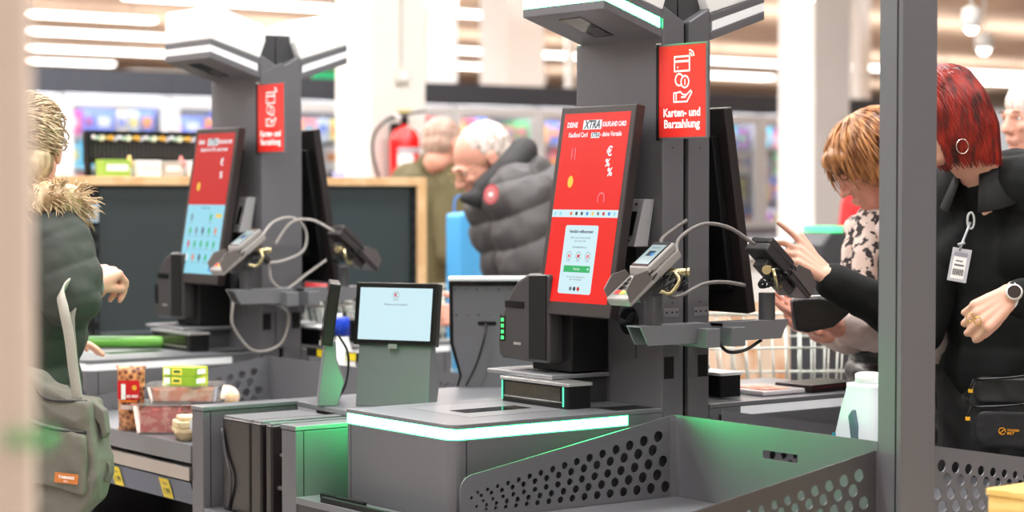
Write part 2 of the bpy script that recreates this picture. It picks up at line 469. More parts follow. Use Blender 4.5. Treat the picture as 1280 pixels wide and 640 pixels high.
    if Nd.x > 0: Nd = -Nd
    Wd, Hd = .272, (tl - bl).length
    R = Matrix((( -0.0, Vd.x, Nd.x, 0), (-1, Vd.y, Nd.y, 0), (0, Vd.z, Nd.z, 0), (0, 0, 0, 1)))
    M = Matrix.Translation(Vector((bl.x, bl.y + Wd, bl.z))) @ R   # local: u right, v up, n out
    disp = mb().box(0, Wd, 0, Hd, -.026, 0, M).build('display', BEZEL, T, .003)
    mb().box(.03, Wd - .03, .06, Hd - .06, -.048, -.026, M).build('rear_cover', BLACK, disp, .004)
    bk = mb().box(-.09, -.0, .09, .19, 1.18, 1.30); bk.build('display_bracket', BLACK, T, .004)
    if side < 0:
        mrg = .0165; u0, u1, v0, v1 = mrg, Wd - mrg, .03, Hd - mrg
        A = Art(); sw, sh = u1 - u0, v1 - v0
        if st == 2:
            A.rect(u0, v0, u1, v1, S_RED, 1)
            A.text('DEINE', u0 + .06 * sw, v0 + .925 * sh, .017, S_WHITE, 3, 'LEFT', .0006, sx=.82)
            A.rect(u0 + .305 * sw, v0 + .912 * sh, u0 + .585 * sw, v0 + .962 * sh, S_WHITE, 2)
            A.text('XTRA', u0 + .445 * sw, v0 + .918 * sh, .026, S_DARK, 3, 'CENTER', .0008, .2, .84)
            A.text('KAUFLAND CARD', u0 + .60 * sw, v0 + .925 * sh, .0155, S_WHITE, 3, 'LEFT', .0006, sx=.67)
            A.text('Kaufland Card', u0 + .10 * sw, v0 + .873 * sh, .0155, S_WHITE, 3, 'LEFT', .0004, sx=.78)
            A.rect(u0 + .445 * sw, v0 + .866 * sh, u0 + .575 * sw, v0 + .895 * sh, S_WHITE, 2)
            A.text('XTRA', u0 + .51 * sw, v0 + .871 * sh, .014, S_DARK, 3, 'CENTER', .0004, .2, .8)
            A.text('- deine Vorteile', u0 + .585 * sw, v0 + .873 * sh, .0155, S_WHITE, 3, 'LEFT', .0004, sx=.78)
            A.text('€', u0 + .76 * sw, v0 + .77 * sh, .03, S_WHITE, 3, bold=.0008).text('%', u0 + .75 * sw, v0 + .715 * sh, .024, S_WHITE, 3, bold=.0008).text('%', u0 + .80 * sw, v0 + .665 * sh, .026, S_WHITE, 3, bold=.0008)
            A.line([(u0 + .19 * sw, v0 + .76 * sh), (u0 + .19 * sw, v0 + .81 * sh)], .004, S_PINK, 3).line([(u0 + .24 * sw, v0 + .755 * sh), (u0 + .235 * sw, v0 + .815 * sh)], .004, S_PINK, 3)
            A.circ(u0 + .22 * sw, v0 + .635 * sh, .010, S_YEL, 3, ry=.014)
            A.arc(u0 + .72 * sw, v0 + .55 * sh, .011, 0, pi, .004, S_PINK, 3).line([(u0 + .72 * sw - .011, v0 + .55 * sh), (u0 + .72 * sw - .011, v0 + .53 * sh)], .004, S_PINK, 3).line([(u0 + .72 * sw + .011, v0 + .55 * sh), (u0 + .72 * sw + .011, v0 + .53 * sh)], .004, S_PINK, 3)
            A.rect(u0, v0 + .447 * sh, u1, v0 + .487 * sh, S_PALE, 2)
            for k, mm in enumerate((S_CYAN, S_CYAN, S_PALE, S_ORNG, S_DARK, S_DARK, S_BLUE, S_YEL, S_GREY, S_REDD, S_BLUE, S_CYAN)):
                A.circ(u0 + sw * (.05 + .082 * k), v0 + .467 * sh, .0045, mm, 3, 8)
            cu0, cu1 = u0 + .24 * sw, u0 + .74 * sw
            A.rrect(cu0, v0 + .045 * sh, cu1, v0 + .405 * sh, .006, S_PALE, 2)
            cm = (cu0 + cu1) / 2; cw = cu1 - cu0
            A.text('Herzlich willkommen!', cm, v0 + .365 * sh, .0098, S_DARK, 3, bold=.0003)
            A.text('Bitte scanne deine Artikel', cm, v0 + .335 * sh, .0068, S_GREY, 3).text('oder starte hier.', cm, v0 + .318 * sh, .0068, S_GREY, 3)
            A.text('So funktioniert es', cm, v0 + .285 * sh, .0072, S_DARK, 3)
            for k in (-1, 0, 1):
                cx = cm + k * .034
                A.arc(cx, v0 + .245 * sh, .009, 0, 2 * pi, .0012, S_GREY, 3).rect(cx - .004, v0 + .235 * sh, cx + .004, v0 + .252 * sh, S_PINK if k else S_REDD, 3)
                A.text('Artikel', cx, v0 + .214 * sh, .005, S_GREY, 3)
            A.rect(cm - .4 * cw, v0 + .158 * sh, cm + .4 * cw, v0 + .193 * sh, S_GREEN, 3).text('Starten', cm, v0 + .170 * sh, .008, S_WHITE, 4).circ(cm + .34 * cw, v0 + .176 * sh, .0025, S_WHITE, 4)
            A.text('Mit dem Start akzeptierst du', cm, v0 + .13 * sh, .0058, S_GREY, 3).text('unsere Bedingungen', cm, v0 + .117 * sh, .0058, S_GREY, 3)
            A.circ(cm - .014, v0 + .072 * sh, .005, S_GREY, 3).circ(cm, v0 + .072 * sh, .005, S_DARK, 3).circ(cm + .014, v0 + .072 * sh, .005, S_REDD, 3)
        else:
            A.rect(u0, v0 + .49 * sh, u1, v1, S_REDD, 1)
            A.text('DEINE', u0 + .06 * sw, v0 + .925 * sh, .017, S_WHITE, 3, 'LEFT', .0006, sx=.82).rect(u0 + .305 * sw, v0 + .912 * sh, u0 + .585 * sw, v0 + .962 * sh, S_WHITE, 2)
            A.text('XTRA', u0 + .445 * sw, v0 + .918 * sh, .026, S_DARK, 3, 'CENTER', .0008, .2, .84).text('KAUFLAND CARD', u0 + .60 * sw, v0 + .925 * sh, .0155, S_WHITE, 3, 'LEFT', .0006, sx=.67)
            A.text('Kaufland Card XTRA - deine Vorteile', u0 + .5 * sw, v0 + .873 * sh, .0145, S_WHITE, 3, 'CENTER', .0004, sx=.78)
            A.circ(u0 + .22 * sw, v0 + .62 * sh, .010, S_YEL, 3, ry=.014).text('%', u0 + .78 * sw, v0 + .68 * sh, .028, S_WHITE, 3, bold=.0008).text('€', u0 + .76 * sw, v0 + .77 * sh, .03, S_WHITE, 3, bold=.0008)
            A.rect(u0, v0, u1, v0 + .49 * sh, S_CYAN, 1)
            rnd = random.Random(3); pal = [S_GREEN, S_GREY, S_DARK, S_ORNG, S_GREEN, S_REDD, S_WHITE]
            A.rect(u1 - .05, v0 + .40 * sh, u1 - .012, v0 + .425 * sh, S_YEL, 2)
            for r in range(4):
                for cI in range(5):
                    cx, cy = u0 + sw * (.16 + .17 * cI), v0 + sh * (.40 - .095 * r)
                    if r == 0 and cI in (1, 2, 4): continue
                    A.circ(cx, cy, .007, rnd.choice(pal), 3, 8, ry=.012).rect(cx - .012, cy - .017, cx + .012, cy - .0155, S_GREY, 3)
            A.rrect(u1 - .05, v0 + .02 * sh, u1 - .015, v0 + .055 * sh, .004, S_BLUE, 2).text('Artikel wählen', u0 + .5 * sw, v0 + .46 * sh, .009, S_DARK, 3)
        A.build('screen_image', disp, M @ Vector((0, 0, 0)), (0, -1, 0), Vd)
    # silver reader slot beside the display
    if side < 0:
     SLM = mat('slot_aluminium', (176, 176, 178), .4, .4)
     sl = mb().prism([(-.060, 1.257), (-.030, 1.364), (-.0, 1.364), (-.02, 1.257)], 'y', .027, .073).build('coupon_slot', SLM, T, .0015)
     mb().prism([(-.0545, 1.282), (-.0395, 1.336), (-.030, 1.336), (-.045, 1.282)], 'y', .042, .060).build('slot_opening', BLACKG, sl)
     mb().cyl((-.056, .05, 1.270), (-.059, .05, 1.271), .003, 10).cyl((-.033, .05, 1.352), (-.036, .05, 1.353), .003, 10).build('slot_screw', BLACK, sl)
    # receipt printer with curved housing
    prof = [(.225, .985), (.225, 1.19), (.305, 1.19), (.348, 1.172), (.385, 1.13), (.412, 1.08), (.424, 1.03), (.420, .995), (.405, .985)]
    pr_ = mb().prism(prof, 'x', -.15, -.03).build('receipt_printer', DARKP, T, .008, seg=3)
    mb().prism([(.232, .992), (.232, 1.188), (.298, 1.186), (.298, .992)], 'x', -.1525, -.149).build('printer_door', BLACK, pr_, .001)
    mb().box(-.1515, -.149, .318, .392, 1.108, 1.124).build('paper_slot', BLACKG, pr_)
    mb().box(-.1515, -.149, .33, .358, 1.022, 1.028).build('name_plate', SILVER, pr_)
    g = mb()
    for zz in (1.088, 1.072, 1.056): g.box(-.1515, -.149, .396, .408, zz - .28 * 0, zz + .010 - .028)
    mb().box(-.1512, -.149, .392, .412, 1.028, 1.088).build('status_window', BLACKG, pr_)
    gg = mb()
    for zz in (1.036, 1.050, 1.064, 1.078): gg.box(-.1525, -.150, .397, .407, zz - .004, zz + .004)
    gg.build('status_light', glow('small_green_light', (60, 220, 110), 1.2) if lit else BLACK, pr_)
    mb().box(-.11, -.0, .19, .34, .965, 1.14).build('printer_pedestal', BLACK, T, .004)
    mb().box(-.17, -.0, .185, .44, .952, .962).build('support_shelf', GREYL, T, .002)
    mb().box(-.08, -.0, .2, .33, .893, .952).build('pedestal_foot', GREYD, T)
    # barcode scanner tower on the counter
    sc = mb().prism(rrect(-.192, .098, -.125, .35, .006, 3), 'z', .8932, .944).build('barcode_scanner', BLACK, T)
    mb().prism(rrect(-.196, .094, -.121, .356, .008, 3), 'z', .944, .951).build('scanner_lid', SILVER if side < 0 else WHITEP, sc, .001)
    mb().box(-.1935, -.1915, .125, .335, .902, .940).build('scanner_glass', mat('smoked_scanner_glass', (46, 44, 34), .08, var=.3, scale=18), sc)
    mb().box(-.1945, -.1925, .12, .338, .906, .9085).build('scanner_trim', SILVER, sc)
    if lit:
        mb().box(-.1945, -.1925, .112, .116, .898, .942).box(-.1945, -.1925, .343, .347, .898, .942).build('scanner_light', glow('dim_teal_light', (90, 230, 180), .7), sc)
    # card terminal arm
    mb().prism([(-.152, 1.088), (-.128, 1.045), (.052, 1.045), (.052, 1.088)], 'y', -.104, -.100).prism([(-.152, 1.085), (.052, 1.085), (.052, 1.0885), (-.152, 1.0885)], 'y', -.104, -.056).prism([(-.152, 1.088), (-.128, 1.045), (.052, 1.045), (.052, 1.088)], 'y', -.060, -.056).build('terminal_arm', CAP, T, .001)
    mb().box(.012, .054, -.135, -.0, 1.036, 1.078).build('arm_bracket', CAP, T, .0015)
    mb().prism([(x * .019 - .1, y * .019 - .085) for x, y in [(cos(a * pi / 8), sin(a * pi / 8)) for a in range(16)]], 'z', 1.088, 1.15).build('terminal_pole', GREYD, T)
    # the card terminal: local u along its width (y), v along its length, n out of its face
    el = radians(36 if side < 0 else 40); Vt = Vector((cos(el), 0, sin(el))); Ut = Vector((0, -1, 0)); Nt = Ut.cross(Vt)
    if Nt.z < 0: Nt = -Nt
    Mt = Matrix(((0, Vt.x, Nt.x, -.196), (-1, Vt.y, Nt.y, -.052), (0, Vt.z, Nt.z, 1.132), (0, 0, 0, 1)))
    body = mb(); body.box(.002, .074, .0, .182, 0, .022, Mt)
    body.prism([(0.08, .022), (.182, .022), (.182, .040), (.092, .040)], 'x', .004, .072, Mt)
    ter = body.build('card_terminal', TERMG if side < 0 else mat('dark_terminal_plastic', (52, 49, 50), .4, var=.05), T, .005, seg=3)
    mb().box(.010, .066, .094, .178, .039, .0412, Mt).build('terminal_bezel', BLACKG, ter)
    if side < 0:
        A = Art(.0003)
        A.rect(0, 0, .048, .068, screenm('terminal_lcd', (190, 212, 214), .8), 1)
        A.rect(.012, .028, .034, .046, S_DARK, 2).circ(.030, .034, .006, S_BLUE, 3, 10).text('Kaufland', .024, .055, .008, S_DARK, 2)
        A.build('terminal_screen', ter, Mt @ Vector((.014, .100, .0412)), (0, -1, 0), Vt)
        kp = Art(.0006); kc = [glow('key_red', (226, 66, 60), .25), glow('key_yellow', (230, 196, 60), .25), glow('key_green', (80, 180, 80), .25)]
        for r in range(4):
            for cI in range(3):
                kp.rrect(.008 + .019 * cI, .008 + .015 * r, .024 + .019 * cI, .020 + .015 * r, .002, kc[cI] if r == 0 else BLACK, 2)
        kp.build('keypad', ter, Mt @ Vector((.007, .008, .0222)), (0, -1, 0), Vt)
    sh = mb()
    sh.prism([(.004, .010), (.010, .040), (.045, .052), (.082, .038), (.086, .014)], 'x', .074, .0765, Mt)
    sh.prism([(.004, .010), (.010, .040), (.045, .052), (.082, .038), (.086, .014)], 'x', -.0005, .002, Mt)
    sh.build('privacy_shield', TERMM if side < 0 else mat('mid_dark_terminal_plastic', (84, 78, 78), .42, var=.05), ter)
    mb().box(.018, .058, .04, .15, -.022, 0, Mt).build('mounting_cradle', DARKP, ter, .003)
    lk = mb(); e0 = Vector((-.085, -.13, 1.205)); lk.cyl(e0 + Vector((0, .02, 0)), e0 + Vector((.038, -.01, 0)), .009, 14).cyl(e0 + Vector((.036, -.008, 0)), e0 + Vector((.041, -.012, 0)), .0105, 14)
    lk.tube(spline([e0 + Vector((.01, 0, 0)), e0 + Vector((.012, -.01, -.02)), e0 + Vector((-.005, 0, -.045)), e0 + Vector((-.025, .01, -.04))], 6), .005, 8)
    lk.build('cable_lock', BRASS, T)
    # coiled lead under the terminal
    co = []
    for k in range(150):
        a = k / 150 * 2 * pi * 14; tt = k / 149; base = Vector((-.10 + .055 * sin(tt * pi * 1.3), -.125, 1.205 - .035 * sin(tt * pi)))
        co.append(base + Vector((.007 * cos(a), .007 * sin(a), .007 * cos(a + 1))))
    mb().tube(co, .0021, 6).build('coiled_lead', CABLEB, T)
    return T

def kiosk_cables(T, sets, m=CABLE, r=.0045):
    for pts in sets: MB().tube(spline(pts, 8), r, 8).build('cable', m, T)

def sign(T, ghost=False):
    S = MB().box(-.004, .003, -.155, .012, 1.498, 1.709).build('payment_sign', GREY, T, .001)
    A = Art(.0004); w, h = .158, .203
    A.rect(0, 0, w, h, REDS, 1)
    X = w / .158
    c = .079
    # bank card with waves
    A.line([(c - .024, .146), (c + .026, .146), (c + .026, .178), (c - .024, .178), (c - .024, .146)], .0042, WHITE, 2)
    A.rect(c - .024, .165, c + .026, .170, WHITE, 2).circ(c - .013, .1545, .0022, WHITE, 2, 10)
    for r_ in (.008, .015): A.arc(c + .026, .176, r_, .1, pi / 2 + .1, .0038, WHITE, 2)
    # coins
    A.arc(c - .008, .127, .013, .2 * pi, 1.75 * pi, .004, WHITE, 2).arc(c + .011, .122, .013, 0, 2 * pi, .004, WHITE, 2).text('1', c + .011, .1155, .018, WHITE, 2, bold=.0006)
    # open hand
    A.line([(c - .026, .078), (c - .026, .098), (c - .018, .098), (c - .018, .078), (c - .026, .078)], .0038, WHITE, 2)
    A.line([(c - .018, .098), (c - .004, .100), (c + .004, .094), (c + .016, .093), (c + .012, .088), (c, .088)], .0038, WHITE, 2)
    A.line([(c + .012, .09), (c + .030, .102), (c + .034, .098), (c + .018, .078), (c - .018, .078)], .0038, WHITE, 2)
    A.text('Karten- und', c, .046, .0255, WHITE, 2, bold=.0009, sx=1.0)
    A.text('Barzahlung', c, .021, .0255, WHITE, 2, bold=.0009, sx=1.08)
    A.build('sign_print', S, (-.004, .0095, 1.502), (0, -1, 0), (0, 0, 1))
    MB().box(-.006, .002, .008, .016, 1.496, 1.71).build('sign_clip', BLACK, S)
    return S

K2L = kiosk(0, 0, -1, True, 'nearer self-checkout kiosk half with lit red screen, green light strip and card terminal', 2)
K2R = kiosk(0, 0, 1, False, 'far half of the nearer kiosk pair, black screen back and unlit white strip', 2)
sign(K2L)
O1 = (.09, 1.98)
K1L = kiosk(O1[0], O1[1], -1, False, 'farther self-checkout kiosk half whose screen shows a light blue product page', 1)
K1R = kiosk(O1[0], O1[1], 1, False, 'far half of the farther kiosk pair, in front of the dark gondola panel', 1)
sign(K1L)
MB().box(.0, .142, -.006, -.002, 1.01, 1.70).prism([(.0, 1.70), (.142, 1.70), (.142, 1.74), (.071, 1.775), (0, 1.74)], 'y', -.006, -.002).box(.05, .092, -.006, -.002, .9, 1.01).build('front_cover', GREY, K1L, .001)

kiosk_cables(K2L, [[(-.075, -.09, 1.255), (-.045, -.05, 1.275), (.01, -.035, 1.30), (.045, -.03, 1.316)],
                   [(-.06, -.12, 1.235), (-.03, -.09, 1.275), (.04, -.09, 1.308), (.11, -.1, 1.30), (.17, -.12, 1.262)],
                   [(-.09, -.11, 1.17), (-.06, -.1, 1.15), (-.02, -.09, 1.152), (.05, -.085, 1.175), (.1, -.1, 1.178), (.15, -.11, 1.17)]])
kiosk_cables(K2L, [[(-.01, .09, 1.10), (-.05, .07, 1.085), (-.07, .09, 1.10), (-.075, .14, 1.115)]], CABLEB, .006)
kiosk_cables(K2R, [[(.08, -.1, 1.042), (.12, -.09, 1.02), (.17, -.09, 1.022), (.22, -.09, 1.042)]], CABLEB, .004)
kiosk_cables(K1L, [[(-.06, -.1, 1.24), (.0, -.08, 1.29), (.08, -.06, 1.30), (.13, -.05, 1.26), (.12, -.05, 1.20), (.04, -.06, 1.17), (-.03, -.06, 1.165)],
                   [(.02, -.05, 1.22), (.07, -.06, 1.285), (.13, -.08, 1.295), (.2, -.1, 1.26)],
                   [(.0, -.05, 1.17), (.01, -.05, 1.11), (.06, -.05, 1.085), (.13, -.06, 1.13), (.19, -.07, 1.17)],
                   [(-.14, -.08, 1.05), (-.13, -.06, .98), (-.05, -.04, .90), (.05, -.03, .915), (.08, -.03, 1.0), (.03, -.04, 1.04)],
                   [(.1, -.09, 1.05), (.13, -.08, 1.03), (.3, -.08, 1.035), (.45, -.07, 1.04)]], CABLEL, .0042)

# ------------------------------------------------------------------ bagging trays
def tray(ox, oy, side, label, floor_z=.70, near=True, depth=.62, green=False):
    mir = None if side < 0 else MIR
    T = thing('bagging_tray', label, 'bagging tray', W(ox, oy, 0), ANG)
    fan_panel('perforated_panel', -.045, T, GREY, mir)
    MB(mir).prism([(-.003, .702), (-.003, .872), (-.03, .868), (-.555, .786), (-.575, .77), (-.582, .702)], 'y', -.032, -.029).build('hole_shade_backing', DARKP, T)  # dark plate added so the panel holes look shaded inside
    if near: fan_panel('perforated_panel', -.655, T, GREYD if side < 0 else GREY, mir, -.018)  # left panel's shade is put into its colour by the darker grey
    # back wall with rounded inner corner and a slot
    M = Matrix(((0, 0, 1, 0), (1, 0, 0, 0), (0, 1, 0, 0), (0, 0, 0, 1)))
    outer = [(-.66, .70), (-.045, .70), (-.045, .882), (-.66, .882)]
    cu = bpy.data.curves.new('wall', 'CURVE'); cu.dimensions = '2D'; cu.fill_mode = 'BOTH'; cu.extrude = .0015
    def sp(pts):
        q = cu.splines.new('POLY'); q.points.add(len(pts) - 1)
        for i, p in enumerate(pts): q.points[i].co = (p[0], p[1], 0, 1)
        q.use_cyclic_u = True
    sp(outer); sp(rrect(-.435, .814, -.33, .832, .003, 2))
    me = curve_mesh(cu); me.transform(M)
    if side < 0:
        me.materials.append(GREY); link('back_wall', me, T)
    if side < 0: MB(mir).prism([(-.016, -.0465), (0, -.0465), (.0015, -.045), (.0015, -.062), (-.0015, -.062), (-.004, -.052)], 'z', .70, .882).build('corner_fillet', GREY, T)
    MB(mir).box(-.63, -.003, -.652, -.048, floor_z - .004, floor_z).build('tray_floor', GREY, T, .001)
    MB(mir).box(-.60, -.01, -.64, -.06, .0, floor_z - .005).build('tray_cabinet', GREYD, T)
    return T
tray(0, 0, -1, 'near bagging tray lit green, with perforated side panels beside the kiosk')
tray(0, 0, 1, 'near bagging tray on the far side of the steel post, perforated and unlit')
tray(O1[0], O1[1], 1, 'farther bagging tray behind the small monitors, with yellow stickers on its rim', near=False)

# grey post between the trays
t = thing('steel_post', 'tall square grey steel post standing at the end of the near bagging trays', 'post', W(0, -.72, 0), ANG)
MB().box(0, .1, 0, .062, 0.012, 2.9).build('post_tube', GREY, t, .002)
MB().box(-.02, .12, -.02, .082, 0, .012).build('base_plate', GREY, t)
MB().box(-.0012, .0, .012, .0145, .01, 2.9).build('seam', BLACK, t)

# ------------------------------------------------------------------ farther tray with goods, price rail and shelf
T = thing('bagging_shelf', 'farther bagging shelf holding the groceries, with blue price rail below', 'shelf', W(0, 0, 0), ANG)
fan_panel('perforated_panel', O1[1] - .045, T, GREY).location = (O1[0], 0, 0)
MB().box(-.63, .086, 1.062, 1.93, .703, .75).build('shelf_top', CAP, T, .002)
MB().box(.088, .091, 1.06, 1.93, .75, .882).build('back_wall', GREY, T)
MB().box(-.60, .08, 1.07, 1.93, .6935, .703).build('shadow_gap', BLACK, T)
MB().box(-.636, -.62, 1.062, 2.3, .660, .693).build('steel_rail', STEEL, T, .001)
rail = MB().prism([(-.632, .655), (-.615, .597), (-.612, .597), (-.629, .655)], 'y', 1.062, 2.3).build('price_rail', mat('dark_blue_rail', (42, 62, 92), .35, var=.1), T)
yl = mat('yellow_price_label', (238, 214, 24), .5, var=.04)
rv = Vector((-.632 + .615, 0, .655 - .597)).normalized()
for y, n in ((1.235, 1), (1.52, 2)):
    A = Art(.0006).rect(0, 0, .055, .054, yl, 1)
    A.text('1.99', .0275, .012, .022, BLACK, 2, bold=.0004).text('Angebot', .0275, .038, .009, BLACK, 2)
    A.build('price_label', rail, (-.617, y, .599), (0, -1, 0), rv)
MB().box(-.30, -.26, 1.07, 1.92, .0, .69).box(-.6, .08, 1.07, 1.93, .0, .05).build('lower_shelf_body', BLACK, T)
MB().box(-.63, -.0, 1.062, 1.066 + 1.23, .40, .41).build('lower_ledge', BLACK, T)
MB().box(.02, .07, 1.94, 1.99, 0, .69).build('rear_leg', BLACK, T)
T = thing('snack_pack', 'red and yellow snack pack on the dark lower shelf under the price rail', 'snack pack', W(-.57, 1.44, .4105), ANG + pi / 2)
blob('wrapper', MB().prism(rrect(-.07, 0, .07, .105, .02), 'y', -.015, .015), .005, two_tone('red_yellow_print', (206, 40, 30), (236, 196, 50), 12, rough=.35), T, 4, lambda c, n: .003 * noise.noise(c * 30))
Art(.003).rrect(-.03, .03, .03, .07, .006, yl, 1).build('pack_label', T, (0, -.0155, 0), (1, 0, 0), (0, 0, 1))

# ------------------------------------------------------------------ middle cabinet with two side panels
T = thing('packing_cabinet', 'grey open-fronted cabinet with two capped side panels and black bag racks inside', 'cabinet', W(0, 0, 0), ANG)
for (y0, y1_, x0, xx) in ((.998, 1.056, -.63, -.36), (.502, .565, -.658, -.41)):
    p_ = MB().box(x0, xx, y0, y1_, 0, .838).build('side_panel', GREY, T, .0015)
    MB().box(x0 - .002, xx, y0 - .002, y1_ + .002, .8395, .85).build('panel_cap', CAP, p_, .0015)
    MB().box(x0 + .02, x0 + .022, y0 - .0005, y0, .6, .838).build('panel_seam', BLACK, p_)
MB().prism([(-.41, .502), (-.358, 1.056), (.41, 1.056), (.41, .44), (-.08, .425), (-.4, .425)], 'z', .836, .85).build('table_top', CAP, T, .002)
MB().prism([(-.35, .57), (-.31, .99), (-.30, .99), (-.34, .57)], 'z', .62, .836).build('inner_back', BLACK, T)
MB().box(-.63, -.0, .57, .995, .585, .60).build('inner_shelf', CAP, T, .001)
MB().box(-.66, -.585, -.02, .50, .675, .69).build('low_ledge', CAP, T, .001)
MB().box(-.655, -.60, .0, .5, .0, .675).box(-.3, .38, .5, .99, 0, .585).build('cabinet_base', GREYD, T)
MB().box(-.655, -.645, .05, .40, .690, .702).box(-.62, -.61, .28, .46, .69, .70).build('ledge_bar', BLACK, T)
bagm = mat('dark_brown_black_plastic', (30, 26, 25), .3, var=.15, scale=12)
for (y0, y1_, x0, x1_, zt) in ((.815, .955, -.60, -.39, .828), (.735, .785, -.615, -.38, .832), (.685, .715, -.615, -.38, .832)):
    r_ = MB().prism([(x0, .601), (x0, zt), (x1_, zt), (x1_, .601)], 'y', y0, y1_).build('bag_rack', bagm, T, .006, seg=3)
    MB().box(x0 + .004, x1_, y0 + .004, y1_ - .004, zt, zt + .004).build('rack_top', GREYL, r_)
r_ = MB().tube(spline([(-.603, .92, .605), (-.607, .90, .68), (-.605, .93, .74), (-.603, .95, .80)], 6), .004, 6).build('rack_edge', GREYD, T)
MB().box(-.60, -.42, .665, .685, .68, .688).box(-.6, -.42, .655, .675, .76, .766).build('rack_wire', STEEL, T)

# ------------------------------------------------------------------ small customer monitors
def monitor(px, py, D, rot, label, screen=True, w=.226, h=.155):
    base = at(px, py, D); base.z = .8505
    T = thing('customer_monitor', label, 'monitor', base, rot)
    # front faces -y of its own frame; tilted back
    tl_ = radians(8)
    M = Matrix.Translation((0, -.01, .15)) @ Matrix.Rotation(-tl_, 4, 'X')
    b = MB().box(-w / 2, w / 2, -.014, .014, 0, h, M).build('housing', mat('black_monitor_housing', (13, 15, 14), .3, var=.05), T, .003)
    A = Art(.0004); m_ = .013
    if screen:
        A.rect(m_, m_, w - m_, h - m_, S_PALE, 1)
        A.text('K', w / 2, h - m_ - .022, .014, S_REDD, 3, bold=.0005).arc(w / 2, h - m_ - .018, .009, 0, 2 * pi, .0008, S_GREY, 2)
        A.text('Kaufland', w / 2, h - m_ - .031, .0045, S_GREY, 2).text('Willkommen bei Kaufland', w / 2, h - m_ - .043, .0062, S_DARK, 2)
    else: A.rect(m_, m_, w - m_, h - m_, mat('dark_glass_red_reflection', (30, 14, 14), .1, var=.2), 1)  # red reflection is painted into the dark glass colour
    o_ = M @ Vector((-w / 2, -.014, 0)); A.build('screen_image', b, o_, (1, 0, 0), (M.to_3x3() @ Vector((0, 0, 1))))
    MB().box(-.012, .012, -.018, -.012, -.008, .003, M).build('front_notch', SILVER, b)
    st = MB().prism([(-.034, 0), (.016, 0), (.034, .06), (.014, .11), (.012, .16), (-.014, .16)], 'x', -.1, .1).build('stand', CAP, T, .002)
    MB().tube(spline([(.0, .02, .17), (.0, .045, .12), (.0, .04, .05), (.02, .02, .01)], 6), .003, 6).build('cable', CABLEB, T)
    return T
monitor(497, 503, 5.05, radians(-24), 'small landscape monitor on a grey stand showing a pale blue welcome page')
monitor(413, 503, 5.15, radians(-84), 'small thin monitor seen edge-on between the welcome screen and the kiosk', False)
# back of a terminal hood
T = thing('terminal_back_panel', 'grey perforated rear panel of a terminal with black cable and white top rim', 'terminal', at(612, 483, 5.55), radians(3))
T.location.z = .8505
hl = [(-.095 + .03 * i, .265, .0025 if i % 2 == 0 else .0017) for i in range(7)] + [(-.09 + .03 * i, .195, .0026 if i % 2 == 0 else .0017) for i in range(6)]
me = plate_mesh('rear_plate', [(-.085, 0), (-.075, .03), (-.098, .12), (-.1, .29), (.12, .29), (.12, 0)], hl + [(0, 0, 0)][:0], .004, Matrix.Rotation(pi / 2, 4, 'X'))
me.materials.append(GREY); link('rear_plate', me, T)
MB().prism([(-.09, 0), (-.082, .03), (-.108, .12), (-.11, .287), (.122, .287), (.122, 0)], 'y', .004, .02).build('inner_shell', BLACK, T, .002)
MB().box(-.112, .124, -.02, .05, .288, .300).build('top_rim', mat('white_rim', (225, 230, 228), .3), T, .004)
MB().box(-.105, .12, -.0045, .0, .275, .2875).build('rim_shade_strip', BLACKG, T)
MB().prism(rrect(-.032, .168, .018, .178, .004), 'y', -.0035, -.002).build('cable_slot', BLACKG, T)
MB().tube(spline([(-.01, -.004, .172), (-.015, -.03, .14), (-.035, -.03, .07), (-.065, -.03, .006)], 8), .0035, 8).build('cable', CABLEB, T)

# ------------------------------------------------------------------ groceries
NUT = two_tone('roasted_nut_print', (84, 26, 18), (224, 158, 104), 75, rough=.3, lo=.2, hi=.85, voronoi=True)
T = thing('nut_bag', 'standing red-brown bag of mixed nuts with a red label', 'snack bag', W(-.615, 1.425, .7505), radians(-8))
bag = MB(); prof = []
n = 14
for i in range(n + 1):
    z = .172 * i / n; th = .021 * (sin(pi * min(1, max(.02, i / n))) ** .5) if i < n else .001
    ww = .034 + .004 * (i / n) + (.004 if i in (0, n) else 0)
    prof.append((z, ww, max(th, .0015)))
rings = []
for (z, ww, th) in prof:
    rings.append([bag.bm.verts.new((ww * cos(2 * pi * k / 20), th * sin(2 * pi * k / 20), z)) for k in range(20)])
for a, b in zip(rings, rings[1:]):
    for k in range(20):
        f = bag._f([a[k], a[(k + 1) % 20], b[(k + 1) % 20], b[k]]); f.smooth = True
bag._f(rings[0][::-1]); bag._f(rings[-1])
bag.build('pouch', NUT, T)
A = Art(.0012).rrect(-.030, .085, .030, .135, .004, mat('red_bag_label', (206, 36, 40), .35), 1).rect(-.02, .085, -.008, .125, WHITE, 2).text('NUSS MIX', .004, .09, .010, WHITE, 2, bold=.0003).circ(.016, .116, .007, mat('gold_print', (228, 170, 60), .4), 2).rect(-.024, .078, .024, .083, mat('orange_print', (232, 120, 40), .4), 2)
A.rect(-.022, .058, .022, .070, mat('pale_print', (216, 196, 188), .4), 1)
A.build('bag_label', T, (0, -.0205, 0), (1, 0, 0), (0, 0, 1))

